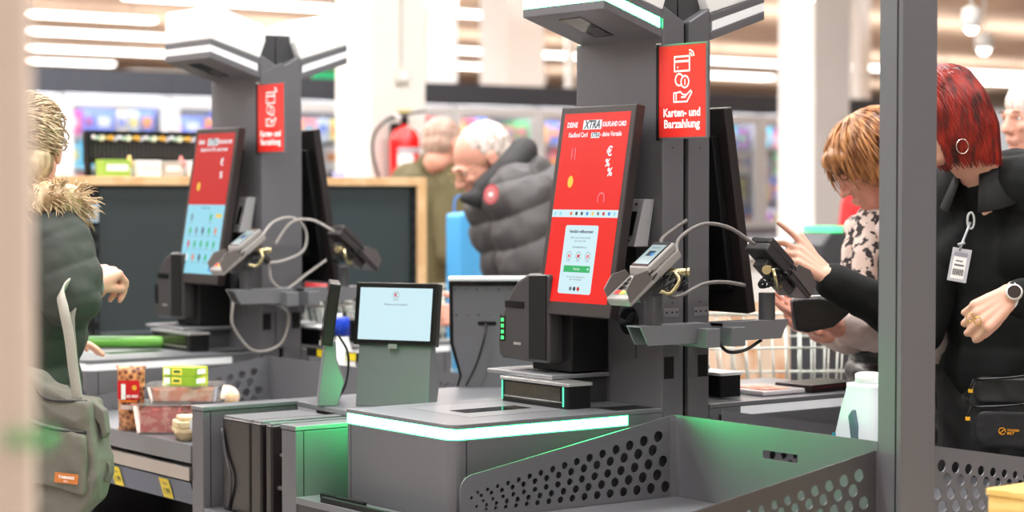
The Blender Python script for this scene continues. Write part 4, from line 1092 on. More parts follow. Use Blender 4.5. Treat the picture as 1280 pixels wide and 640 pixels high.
def legs(B, hip, fwd, lift=0, w=.095, r=(.095, .062, .045), z0=.09, spread=.09):
    side = V3(-fwd.y, fwd.x, 0).normalized()
    for k in (-1, 1):
        h_ = hip + side * w * k * .9; kn = V3(h_.x, h_.y, hip.z * .53) + fwd * .03 + side * k * .01; an = V3(kn.x, kn.y, z0) - fwd * .05
        B.chain([h_, kn, an], [r[0], r[1], r[2]])
    return side
def shoes(parent, hip, fwd, m, w=.095):
    side = V3(-fwd.y, fwd.x, 0).normalized()
    for k in (-1, 1):
        a = V3(hip.x, hip.y, .045) + side * w * k - fwd * .02
        b = MB().cap(a - fwd * .05, a + fwd * .13, .042, .036).cap(a, a + V3(0, 0, .05), .042, .04)
        for v in b.bm.verts: v.co.z = max(v.co.z, .004)
        b.build('shoe', m, parent)
def wrinkle(amp=.004, sc=9., st=(1, 1, 1), seed=0., rid=None):
    def f(c, n):
        q = V3(c.x * st[0], c.y * st[1], c.z * st[2]) * sc + V3(seed, seed, seed)
        v = noise.noise(q); w = 1 - abs(noise.noise(q * 1.9 + V3(5, 3, 1))) * 2
        return amp * (v * .6 + w * .5)
    return f
def person(name, label, group=None, cat='person', loc=V3(0, 0, 0)):
    o = bpy.data.objects.new('person', None); COL.objects.link(o); o.empty_display_size = .1; o.location = loc
    return tag(o, label, cat, group)

# --- employee with red hair ------------------------------------------------------------------
def build_employee():
    f = V3(-.72, -.69, 0).normalized(); right = V3(f.y, -f.x, 0); up = V3(0, 0, 1)
    base = V3(1.22, 4.95, 0)
    T = person('person', 'shop worker with bright red bob, black polo shirt, badge and watch, leaning towards the terminal')
    hc = at(1176, 146, 4.86); hf = V3(-.95, -.12, -.42).normalized(); hup = V3(-.42, 0, .95).normalized()
    body = MB(); P = head(body, hc, hf, hup, .94)
    nb, nt_ = V3(1.150, 4.90, 1.395), P(0, .035, -.09)
    body.cap(nb, nt_, .058, .05).cap(nb + V3(.0, 0, .0), P(0, .0, -.08), .05, .045)
    hip = base + V3(0, 0, .93)
    chest = base + V3(-.02, -.03, 1.22)
    LS, RS = V3(1.345, 4.78, 1.375), V3(1.10, 5.06, 1.375)
    body.ell(chest, (.12, .08, .17), rot_to(f)).ell(hip, (.145, .11, .12), rot_to(f)).cap(LS, RS, .05, .05).cap(chest, nb, .08, .055).cap(chest, hip, .09, .1)
    wl = at(1262, 370, 4.60); EL = V3(1.33, 4.66, 1.12)
    body.chain([LS, EL, wl], [.055, .042, .029])
    wr = at(1036, 347, 4.80); ER = V3(.985, 4.95, 1.05)
    body.chain([RS, ER, wr], [.055, .042, .027])
    # left hand: loose fist hanging from the wrist, back to the camera
    dl = (at(1224, 396, 4.56) - wl).normalized()
    hand(body, wl + dl * .01, dl, V3(.0, -1, .35), -1, [(1.05, 1.15, .5), (1.1, 1.2, .5), (1.15, 1.2, .5), (1.15, 1.2, .5)], 1.0, thumb=(.35, .9, -.35), tcurl=.35)
    # right hand: open, pointing to the screen, palm turned inward
    dr = (at(1008, 324, 4.80) - wr).normalized()
    tip = hand(body, wr + dr * .012, dr, V3(.45, -.75, .5), 1, [(-.05, .12, .1), (.45, .5, .3), (.6, .6, .3), (.7, .6, .3)], .9, thumb=(.4, .9, .1), tcurl=.05, spread=.1)
    legs(body, hip, f)
    bo = blob('body', body, .0038, SKIN, T, 3)
    bo['label'] = 'bare face, neck and hands'
    # polo
    b = MB(); R = rot_to(f)
    b.ell(base + V3(-.0, -.0, 1.24), (.195, .14, .24), R).ell(base + V3(0, 0, 1.07), (.175, .13, .2), R).ell(base + V3(0, 0, .95), (.185, .14, .13), R)
    b.ell(base + f * .075 + right * .08 + V3(0, 0, 1.235), (.085, .07, .08)).ell(base + f * .075 - right * .08 + V3(0, 0, 1.235), (.085, .07, .08))
    b.cap(LS, RS, .083, .083).cap(LS.lerp(nb, .5), nb, .085, .068).cap(RS.lerp(nb, .5), nb, .085, .068).cap(base + V3(0, 0, 1.3), nb, .13, .066)
    b.chain([LS, LS.lerp(EL, .5), EL, EL.lerp(wl, .82)], [.085, .074, .06, .048])
    b.chain([RS, ER, ER.lerp(wr, .93)], [.083, .06, .045])
    blk = mat('black_polo_fabric', (20, 21, 21), .85, var=.12, scale=30, bump=.1, spec=.25)
    pol = blob('polo_shirt', b, .007, blk, T, 5, wrinkle(.011, 6.5, (1, 1, .55), 2.3))
    # collar: folded band round the neck
    for (r0, r1, z0, z1, nm) in ((.073, .088, 1.455, 1.405, 'collar'),):
        c = MB(); n = 28; A_, B_ = [], []
        ctr = nb + V3(-.006, 0, 0)
        for k in range(n + 1):
            a = atan2(f.y, f.x) + .35 + (2 * pi - .7) * k / n
            dv = V3(cos(a), sin(a), 0); back = (1 - cos(a - atan2(f.y, f.x))) / 2
            A_.append(ctr + dv * (.062 + .006 * (1 - back)) + V3(-.01, 0, .035 + .03 * back)); B_.append(ctr + dv * (.088 + .035 * (1 - back)) + V3(0, 0, -.02 + .035 * back - .045 * (1 - back)))
        va = [c.bm.verts.new(p) for p in A_]; vb = [c.bm.verts.new(p) for p in B_]
        for k in range(n): c._f([va[k], va[k + 1], vb[k + 1], vb[k]])
        o = c.build('collar', mat('black_collar', (27, 28, 28), .85, var=.08), T, smooth=True); sm = o.modifiers.new('t', 'SOLIDIFY'); sm.thickness = .004
    # placket + buttons
    pl = MB(); q0 = base + f * .118 + V3(0, 0, 1.385); q1 = base + f * .172 + V3(0, 0, 1.24)
    # hair: bob of strands
    hm = hairmat('red_dyed_hair', (58, 8, 6), (158, 34, 18)); rnd = random.Random(11); paths = []
    base_h = MB(); Rh = rot_to(hf, hup)
    base_h.ell(P(0, .022, .028), (.081, .095, .086), Rh).ell(P(0, .055, -.03), (.074, .058, .09), Rh).ell(P(.066, .04, -.055), (.018, .045, .07), Rh).ell(P(-.066, .04, -.055), (.018, .045, .07), Rh).ell(P(0, .072, -.075), (.06, .03, .04), Rh)
    hb = blob('hair', base_h, .006, hm, T, 4, wrinkle(.005, 26, (1, 1, .3), 4))
    for i in range(900):
        a = rnd.uniform(-pi, pi); th = rnd.uniform(.05, 1.15)
        face = cos(a)      # 1 = towards the face (-y)
        if face > .62 and th > .75: continue
        x, y, z = sin(a) * sin(th), -cos(a) * sin(th), cos(th)
        p = V3(x * .089, .02 + y * .105, .03 + z * .096); pts = [p.copy()]
        out = V3(sin(a), -cos(a), 0); low = -.135 + .025 * face + rnd.uniform(-.02, .012); zz = p.z
        n = 9; q = p.copy()
        for k in range(1, n + 1):
            t = k / n; z_ = p.z + (low - p.z) * t
            rad = 1.0 if z_ < .0 else max(.15, sqrt(max(0, 1 - ((z_ - .0) / .128) ** 2)))
            side_flat = (.086 if abs(out.x) > .3 else .088)
            tuck = 1.0 - .22 * max(0, (-z_ - .07) / .07)
            xx = out.x * (.093) * rad * tuck; yy = .025 + (out.y * .100 * rad * tuck)
            if face > .3: yy = max(yy, -.062 + .02 * t)
            pts.append(V3(xx + rnd.uniform(-.002, .002), yy + rnd.uniform(-.002, .002), z_ + .0))
        paths.append([P(*v) for v in spline(pts, 2)])
    hair_strands('hair_strands', T, hm, paths, .0034)
    # hoop earring
    c = P(.088, .0, -.055); pts = [c + Rh @ V3(.0, .017 * cos(k / 20 * 2 * pi), .017 * sin(k / 20 * 2 * pi)) for k in range(20)]
    c2 = at(1203, 183, 4.76); pts = [c2 + V3(.017 * cos(k / 20 * 2 * pi) * .9, .006 * cos(k / 20 * 2 * pi), .017 * sin(k / 20 * 2 * pi)) for k in range(20)]
    MB().tube(pts, .0013, 6, closed=True).build('hoop_earring', mat('silver_earring', (225, 215, 205), .15, .9), T)
    # eyes
    eyes(T, P)
    # badge on clip, on the chest towards the camera
    bp = at(1199, 333, 4.755); clip = at(1213, 278, 4.77)
    bg_ = MB(); Mb = Matrix.Translation(bp) @ Matrix.Rotation(radians(-10), 4, 'Z') @ Matrix.Rotation(radians(10), 4, 'Y')
    bg_.box(-.022, .022, -.002, .002, -.036, .042, Mb); bd = bg_.build('name_badge', mat('clear_badge_sleeve', (196, 198, 204), .2), T, .001)
    A = Art(.0006).rect(.004, .004, .034, .066, WHITE, 1).rect(.004, .056, .034, .066, mat('badge_grey', (150, 150, 160), .5), 2)
    for k in range(9): A.rect(.007 + .0028 * k, .012, .0085 + .0028 * k, .027, BLACK, 2)
    A.rect(.008, .034, .03, .038, mat('badge_text', (110, 110, 120), .5), 2).rect(.01, .044, .026, .047, mat('badge_text', (110, 110, 120), .5), 2)
    A.build('badge_card', bd, Mb @ V3(-.02, -.0022, -.033), Mb.to_3x3() @ V3(1, 0, 0), Mb.to_3x3() @ V3(0, 0, 1))
    MB().tube(spline([bp + V3(0, -.002, .037), bp + V3(.006, -.004, .055), clip], 5), .0028, 6).cyl(bp + V3(-.004, -.004, .05), bp + V3(.012, -.004, .055), .0035, 8).build('badge_strap', mat('badge_strap_grey', (170, 172, 176), .4, .3), T)
    oval = [clip + V3(.008 * cos(k / 18 * 2 * pi) , -.004, .004 + .019 * sin(k / 18 * 2 * pi)) for k in range(18)]
    MB().tube(oval, .0026, 6, closed=True).build('carabiner', mat('black_white_clip', (190, 192, 190), .3, .2), T)
    # watch
    wd = (EL - wl).normalized(); wc = wl + wd * .012
    Rw = wd.to_track_quat('Z', 'Y').to_matrix().to_4x4()
    wa = MB().lathe([(.031, -.011), (.0335, -.010), (.0335, .010), (.031, .011)], seg=26, M=Matrix.Translation(wc) @ Rw)
    w_ = wa.build('wristwatch', mat('white_watch_strap', (232, 232, 230), .4), T)
    nf = (V3(0, 0, H) - V3(0, 0, 0) + V3(-.25, -1, .35) - V3(0, 0, H)).normalized(); fc = wc + nf * .033
    Rf = nf.to_track_quat('Z', 'Y').to_matrix().to_4x4()
    MB().lathe([(.0185, -.004), (.0195, .0), (.0185, .005), (.016, .006)], seg=26, M=Matrix.Translation(fc) @ Rf).build('watch_case', mat('watch_case_silver', (214, 214, 210), .2, .6), w_)
    MB().lathe([(.0148, .0), (.0148, .0068)], seg=24, M=Matrix.Translation(fc) @ Rf).build('watch_dial', mat('watch_dial_brown', (44, 34, 32), .15), w_)
    # rings
    rg = 0
    for (px, py, nm) in ((1222, 401, 'gold_ring'), (1212, 397, 'thin_gold_ring')):
        c3 = at(px, py, 4.535); MB().tube([c3 + V3(.0075 * cos(k / 14 * 2 * pi), -.004 * sin(k / 14 * 2 * pi), .009 * sin(k / 14 * 2 * pi)) for k in range(14)], .0014 if 'thin' not in nm else .001, 6, closed=True).build(nm, mat('gold', (226, 190, 96), .2, .95), T)
    # trousers
    tr = MB(); tr.ell(hip, (.168, .13, .13), R); legs(tr, hip, f, r=(.115, .082, .06)); blob('trousers', tr, .009, mat('black_trousers', (28, 28, 29), .8, var=.1), T, 4, wrinkle(.007, 7))
    shoes(T, hip, f, BLACK)
    return T, base, f, right
EMP, eb, ef, er = build_employee()

# waist pouch
T = thing('waist_pouch', 'black zipped waist pouch with yellow zip tags and logo worn below the polo shirt', 'waist bag', at(1252, 518, 4.70), radians(-20))
pm_ = MB().box(-.075, .16, -.02, .05, -.07, .07)
PB = mat('black_nylon', (30, 30, 31), .55, var=.15, scale=40, bump=.15)
q = remesh(MB().prism(rrect(-.07, -.075, .16, .075, .03), 'y', -.02, .06), .006, 6, wrinkle(.004, 14)); q.materials.append(PB); link('pouch_body', q, T)
fr_ = blob('front_pocket', MB().prism(rrect(-.055, -.07, .15, .01, .02), 'y', -.036, -.01), .005, PB, T, 5, wrinkle(.003, 16, seed=3))
blob('upper_pocket', MB().prism(rrect(-.06, .03, .15, .085, .015), 'y', -.03, -.0), .005, PB, T, 5, wrinkle(.004, 13, seed=7))
for (z0, dx) in ((.082, 0.), (.018, -.006)):
    MB().tube(spline([(-.06 + dx, -.030, z0), (.03, -.042, z0 + .008), (.15, -.036, z0 + .03)], 6), .003, 6).build('zip', BLACKG, T)
    MB().tube(spline([(-.058 + dx, -.036, z0), (-.064 + dx, -.042, z0 - .015), (-.066 + dx, -.04, z0 - .026)], 4), .003, 6).build('zip_pull', BLACK, T)
    MB().box(-.07 + dx, -.06 + dx, -.046, -.040, z0 - .030, z0 - .022).build('yellow_zip_tag', mat('yellow_tag', (240, 180, 30), .5), T)
YG = mat('yellow_orange_print', (240, 165, 30), .5, var=0)
Art(.001).arc(.0, .006, .0075, -.3, 1.8 * pi, .002, YG, 1).line([(-.004, .002), (.004, .009)], .002, YG, 1).text('TOUGH', .011, .006, .0075, YG, 1, 'LEFT', .0002).text('BELT', .011, -.001, .0075, YG, 1, 'LEFT', .0002).build('pouch_logo', T, (.006, -.0385, -.04), (1, 0, 0), (0, .0, 1))
MB().tube(spline([(-.06, .03, .02), (-.09, .08, .03), (-.05, .2, .05), (.05, .28, .05), (.15, .22, .05), (.2, .1, .03), (.15, .03, .03)], 5), .012, 6).build('belt', BLACK, T)

# --- customer with orange hair ------------------------------------------------------------------
def build_customer():
    f = V3(-.97, .12, 0).normalized(); up = V3(0, 0, 1); right = V3(f.y, -f.x, 0); R = rot_to(f)
    base = V3(1.06, 5.42, 0)
    T = person('person', 'customer with short orange hair, patterned scarf and black quilted vest, looking down at her purse')
    hc = at(1090, 204, 5.3); hf = V3(-.86, -.08, -.5).normalized(); hup = V3(-.5, 0, .86).normalized()
    body = MB(); P = head(body, hc, hf, hup, .98)
    nb = V3(1.0, 5.36, 1.28); body.cap(nb, P(0, .03, -.09), .056, .05)
    hip = base + V3(0, 0, .88)
    body.ell(base + V3(0, 0, 1.12), (.16, .12, .22), R).ell(hip, (.16, .12, .13), R)
    NS, FS = V3(1.09, 5.23, 1.25), V3(1.06, 5.58, 1.25)    # near and far shoulders
    wn = at(1046, 408, 5.02); EN = V3(1.09, 5.10, 1.02)
    wf = at(1000, 418, 5.14); EFr = V3(1.04, 5.52, .99)
    body.cap(NS, FS, .06, .06).chain([NS, EN, wn], [.05, .042, .028]).chain([FS, EFr, wf + V3(.06, .08, 0)], [.05, .04, .028])
    dn = (at(1010, 396, 5.02) - wn).normalized()
    hand(body, wn + dn * .005, dn, V3(.1, .35, -1), 1, [(.15, .2, .1), (.15, .2, .1), (.2, .2, .1), (.2, .25, .1)], .95, thumb=(-.5, .45, -.95), tcurl=-.05)
    df = (at(978, 408, 5.06) - (wf + V3(.06, .08, 0))).normalized()
    hand(body, wf + V3(.06, .08, 0), df, V3(0, .3, -1), -1, [(.3, .4, .2)] * 4, .88, thumb=(.3, .9, -.3), tcurl=.1)
    legs(body, hip, f)
    bo = blob('body', body, .0042, SKINR, T, 3)
    b = MB()
    b.ell(base + V3(0, 0, 1.12), (.20, .155, .22), R).ell(base + V3(0, 0, .9), (.215, .17, .24), R).ell(base + V3(0, 0, .70), (.215, .17, .18), R).cap(NS + V3(-.02, .06, -.01), FS - V3(.02, .06, .01), .105, .105).cap(base + V3(0, 0, 1.2), nb - V3(0, 0, .02), .13, .085)
    def quilt(c, n):
        k = (c.z + .06 * (c.x - 1)) / .062
        return .013 * abs(sin(pi * k)) ** .7 - .008 + .004 * noise.noise(c * 18)
    blob('quilted_vest', b, .007, mat('black_quilted_nylon', (24, 23, 23), .38, var=.12, scale=20, coat=.15), T, 3, quilt)
    cream = mat('cream_knit_sleeve', (222, 204, 196), .85, var=.08, scale=50, bump=.3)
    for (S_, E_, w_, t) in ((NS, EN, wn, .86), (FS, EFr, wf + V3(.06, .08, 0), .8)):
        blob('sleeve', MB().chain([S_, E_, E_.lerp(w_, t)], [.078, .070, .045]), .006, cream, T, 4, wrinkle(.010, 11, (1, 1, 1), 5))
    # scarf
    scm = two_tone('cream_scarf_black_pattern', (224, 204, 192), (58, 50, 50), 42, rough=.85, lo=.52, hi=.56, bump=.2)
    sc_ = MB()
    for k in range(16):
        a = 2 * pi * k / 16; a2 = 2 * pi * (k + 1) / 16
        sc_.cap(nb + V3(cos(a) * .075 - .02, sin(a) * .085, .035 - .035 * cos(a + pi)), nb + V3(cos(a2) * .075 - .02, sin(a2) * .085, .035 - .035 * cos(a2 + pi)), .036, .036, 10)
    sc_.chain([nb + V3(-.07, -.06, .03), nb + V3(-.09, -.11, -.06), nb + V3(-.095, -.13, -.15), nb + V3(-.10, -.13, -.22)], [.036, .034, .03, .025])
    sc_.chain([nb + V3(-.07, -.03, .03), nb + V3(-.11, -.04, -.05), nb + V3(-.13, -.06, -.12)], [.032, .032, .026])
    blob('scarf', sc_, .006, scm, T, 3, wrinkle(.007, 16, (1, 1, .6), 9))
    hood = MB().chain([nb + V3(.02, -.10, -.06), nb + V3(-.04, -.11, .0), nb + V3(-.0, -.1, .06), nb + V3(.06, -.06, .09)], [.03, .032, .03, .03])
    blob('cream_hood_edge', hood, .006, cream, T, 3)
    cord = [nb + V3(-.085 + .004 * sin(k * .9), -.125 - .002 * cos(k * .9), -.03 - .008 * k) for k in range(26)]
    MB().tube(cord, [.0038 + .0014 * (k % 2) for k in range(26)], 8).build('braided_cord', mat('white_cord', (222, 220, 214), .7), T)
    # hair
    hm = hairmat('orange_hair', (112, 66, 32), (196, 138, 84), 50); rnd = random.Random(5); Rh = rot_to(hf, hup)
    hb = MB().ell(P(0, .022, .035), (.102, .115, .10), Rh).ell(P(0, .06, -.03), (.094, .075, .095), Rh).ell(P(.07, .01, -.01), (.035, .07, .06), Rh).ell(P(-.07, .01, -.01), (.035, .07, .06), Rh).ell(P(0, -.07, .055), (.07, .042, .035), Rh).ell(P(0, .09, -.06), (.06, .04, .05), Rh)
    blob('hair', hb, .006, hm, T, 3, wrinkle(.010, 22, (1, 1, .5), 4))
    paths = []
    for i in range(560):
        a = rnd.uniform(-pi, pi); th = rnd.uniform(.1, 1.75); L = rnd.uniform(.05, .10)
        if cos(a) > .45 and th > 1.25: continue
        dv = V3(sin(a) * sin(th), -cos(a) * sin(th), cos(th)); p = V3(dv.x * .102, .02 + dv.y * .118, .035 + dv.z * .10)
        if th > 1.3: p.z -= .03 * rnd.random()
        tang = (V3(sin(a), -cos(a), -.6) - dv * V3(sin(a), -cos(a), -.6).dot(dv)).normalized(); sw = rnd.uniform(-.5, .5)
        pts = []
        for k in range(7):
            t = k / 6; q = p + tang * L * t + dv * (.008 * sin(t * pi)) - dv * .012 * t * t + V3(tang.y, -tang.x, 0) * sw * L * t * t * .5 + V3(0, 0, -.015 * t * t)
            pts.append(P(*q))
        paths.append(pts)
    hair_strands('hair_strands', T, hm, paths, .0034)
    eyes(T, P)
    tr = MB(); tr.ell(hip, (.16, .125, .13), R); legs(tr, hip, f, r=(.11, .08, .06)); blob('trousers', tr, .01, mat('black_trousers', (28, 28, 29), .8, var=.1), T, 4)
    shoes(T, hip, f, BLACK)
build_customer()
# purse held by the customer
T = thing('black_purse', 'black leather purse held open in the customer\'s hands beside the far terminal', 'purse', at(1023, 392, 4.965), radians(4))
b = MB().prism([(-.068, .035), (-.058, -.04), (-.03, -.046), (.035, -.032), (.072, .0), (.068, .032), (.0, .040)], 'y', -.018, .022)
blob('leather_body', b, .004, mat('black_leather', (26, 26, 27), .45, var=.2, scale=80, bump=.3), T, 4)
MB().tube(spline([(-.066, -.006, .036), (0, -.008, .043), (.068, -.006, .034)], 6), .0025, 6).build('silver_frame', SILVER, T)
MB().ell((.066, -.02, .012), .006).build('clasp', SILVER, T)

# --- grey haired man on the right edge ------------------------------------------------------------------
def simple_person(label, base, f, head_c, head_f, jacket, jm, hairm, bald=0., shoulders=None, arms=(), hip_z=.92, skin=SKINR, vox=.007, wr=.01, quilt=None, hands=True, head_s=1.0, trous=(40, 42, 50), hairlen=0, lean=None, jr=1.0, full=False):
    T = person('person', label); f = f.normalized(); R = rot_to(f); side = V3(-f.y, f.x, 0)
    hup = V3(0, 0, 1) - head_f * head_f.z; hup.normalize()
    body = MB(); P = head(body, head_c, head_f, hup, head_s, nose=1.15)
    hip = base + V3(0, 0, hip_z); SL, SR = shoulders; nb = (SL + SR) / 2 + V3(0, 0, .06)
    body.cap(nb, P(0, .03, -.085), .06, .056).cap(SL, SR, .06, .06).cap(hip, (SL + SR) / 2, .12, .11)
    jk = MB().cap(hip + V3(0, 0, -.02), (SL + SR) / 2 - V3(0, 0, .06), .19 * jr, .165 * jr).cap(SL, SR, .095 * jr, .095 * jr).cap((SL + SR) / 2, nb, .11, .08).cap(nb, nb.lerp(P(0, .03, -.085), .45), .082, .076)
    jk.cap(hip - side * .06, SR.lerp(SL, .3) - V3(0, 0, .1), .14 * jr, .12 * jr).cap(hip + side * .06, SL.lerp(SR, .3) - V3(0, 0, .1), .14 * jr, .12 * jr)
    for (S_, E_, w_, hd, hn, ts) in arms:
        body.chain([S_, E_, w_], [.052, .042, .03])
        hand(body, w_, hd, hn, ts, [(.5, .6, .3)] * 4, 1.0)
        jk.chain([S_, S_.lerp(E_, .5), E_, E_.lerp(w_, .88)], [.088 * jr, .082 * jr, .068 * jr, .052])
    legs(body, hip, f)
    blob('body', body, .005, skin, T, 3)
    blob('jacket', jk, vox, jm, T, 4, quilt or wrinkle(wr, 7, (1, 1, .7), 3))
    Rh = rot_to(head_f, hup); s = head_s
    if hairm:
        hb = MB()
        if bald: hb.ell(P(0, .045, -.0), V3(.080, .075, .06) * s, Rh).ell(P(0, .07, .03), V3(.066, .052, .055) * s, Rh)
        elif bald == 0 and full: hb.ell(P(0, .022, .036), V3(.084, .102, .086) * s, Rh).ell(P(0, .058, -.02), V3(.079, .062, .06) * s, Rh)
        else: hb.ell(P(0, .034, .030), V3(.080, .094, .081) * s, Rh).ell(P(0, .058, -.02), V3(.076, .060, .055) * s, Rh)
        blob('hair', hb, .005, hairm, T, 3, wrinkle(.004, 45))
    eyes(T, P, s)
    tr = MB(); tr.ell(hip, (.165, .13, .12), R); legs(tr, hip, f, r=(.11, .08, .062)); blob('trousers', tr, .011, mat('trousers_%d_%d' % trous[:2], trous, .8, var=.1), T, 4)
    shoes(T, hip, f, BLACK)
    return T, P
GH = hairmat('grey_white_hair', (178, 160, 148), (224, 214, 206), 60)
p = at(1290, 145, 6.2)
simple_person('grey-haired man at the right edge behind the red-haired worker', V3(p.x + .1, 6.35, 0), V3(-1, -.3, 0), p, V3(-.86, -.45, -.1).normalized(), None,
              mat('dark_coat', (46, 50, 52), .8, var=.1), GH, full=True, shoulders=(V3(p.x + .12, 6.12, 1.42), V3(p.x + .05, 6.55, 1.42)), arms=((V3(p.x + .14, 6.1, 1.4), V3(p.x + .18, 6.0, 1.12), V3(p.x + .02, 5.95, 1.0), V3(-1, 0, -.2), V3(0, -1, 0), 1),))
# person in red far behind
p = at(1128, 215, 10.2)
simple_person('person in a red jacket standing far behind the green-lit gate pillar', V3(p.x + .03, 10.3, 0), V3(-.2, 1, 0), V3(p.x, 10.3, 1.60), V3(-.1, 1, -.1).normalized(), None,
              mat('bright_red_jacket', (214, 30, 34), .7, var=.06), hairmat('dark_brown_hair', (50, 36, 28), (84, 60, 44)), full=True, shoulders=(V3(p.x - .17, 10.3, 1.38), V3(p.x + .2, 10.3, 1.38)),
              arms=((V3(p.x - .19, 10.3, 1.36), V3(p.x - .24, 10.28, 1.1), V3(p.x - .2, 10.15, .9), V3(0, 0, -1), V3(-1, 0, 0), 1),))
# man in black puffer jacket, bending to the left
hc = at(600, 200, 7.0)
SLm, SRm = V3(.02, 6.86, 1.36), V3(.05, 7.22, 1.40)
def quiltm(c, n):
    k = (-c.x * .35 + c.z * 1.0) / .12 + .5 * noise.noise(c * 2.5)
    return .016 * abs(sin(pi * k)) ** .6 - .012 + .012 * noise.noise(c * 8) + .006 * noise.noise(c * 19)
PUFF = mat('charcoal_puffer_fabric', (78, 76, 76), .6, var=.12, scale=14, bump=.1)
TB, PM = simple_person('white-haired man with glasses in a charcoal puffer jacket bending forward to the left', V3(.20, 7.1, 0), V3(-1, -.1, 0), hc, V3(-.78, -.32, -.55).normalized(), None,
              PUFF, GH, bald=0, shoulders=(SLm, SRm), arms=((V3(.03, 6.84, 1.34), V3(.06, 6.78, 1.03), V3(-.14, 6.8, .97), V3(-1, 0, 0), V3(0, -1, .3), 1),), quilt=quiltm, head_s=1.06, jr=1.22)
cl = MB().chain([hc + V3(.02, -.09, -.10), hc + V3(.10, -.08, -.03), hc + V3(.15, -.02, .03), hc + V3(.13, .08, .03)], [.045, .05, .05, .045]).chain([hc + V3(.0, -.1, -.13), hc + V3(-.05, -.09, -.13)], [.04, .02])
blob('jacket_collar', cl, .007, mat('dark_collar_fabric', (46, 45, 46), .7, var=.1), TB, 4)
c_ = at(614, 243, 6.70); Art(.002).circ(0, 0, .026, mat('red_patch', (206, 90, 96), .6), 1, 20, .034).circ(0, 0, .019, mat('patch_pale_red', (214, 130, 132), .6), 2, 16, .026).circ(0, 0, .008, WHITE, 3, 8).build('round_patch', TB, c_, (.96, -.25, 0), (.1, 0, 1))
gm = mat('thin_metal_glasses', (150, 130, 80), .3, .6)
gl = MB()
for k in (-1, 1): gl.tube([PM(.031 * k + .021 * cos(a), -.104, .0 + .017 * sin(a)) for a in [i / 14 * 2 * pi for i in range(14)]], .0016, 6, closed=True).tube([PM(.052 * k, -.102, .004), PM(.082 * k, .0, .006)], .0014, 6)
gl.tube([PM(-.01, -.106, .002), PM(.01, -.106, .002)], .0014, 6); gl.build('glasses', gm, TB)
sn = MB()
for (x, y) in ((574, 247), (588, 262)): sn.ell(at(x, y, 6.86), .009)
# olive jacket man
hc = at(557, 180, 9.2)
TO, PO = simple_person('man with short grey hair in an olive jacket seen from behind, near the pillar', V3(-.36, 9.36, 0), V3(.5, .85, 0), hc, V3(.62, .7, -.3).normalized(), None,
              mat('olive_jacket', (92, 84, 54), .85, var=.12, scale=12), hairmat('short_brown_grey_hair', (150, 116, 100), (186, 160, 144), 60), bald=0, shoulders=(V3(-.47, 9.42, 1.42), V3(-.26, 9.2, 1.42)),
              arms=((V3(-.26, 9.18, 1.40), V3(-.27, 9.1, 1.12), V3(-.18, 9.22, 1.17), V3(.6, .2, .8), V3(-.3, -1, 0), -1),), wr=.012)
T = thing('blue_bag', 'light blue shopping bag standing in the cart between the olive-jacketed man and the bending man', 'bag', Vector((at(584, 260, 7.95).x, 7.95, .586)), radians(35))
blob('bag_body', MB().prism([(-.07, 0), (.07, 0), (.075, .70), (.03, .72), (-.07, .71)], 'y', -.05, .05), .008, mat('light_blue_bag', (84, 170, 226), .5, var=.05), T, 4)
for yy in (-.045, .045): MB().tube(spline([(-.03, yy, .69), (-.025, yy, .77), (.025, yy, .77), (.03, yy, .69)], 6), .004, 6).build('handle', mat('blue_handle', (50, 120, 190), .6), T)
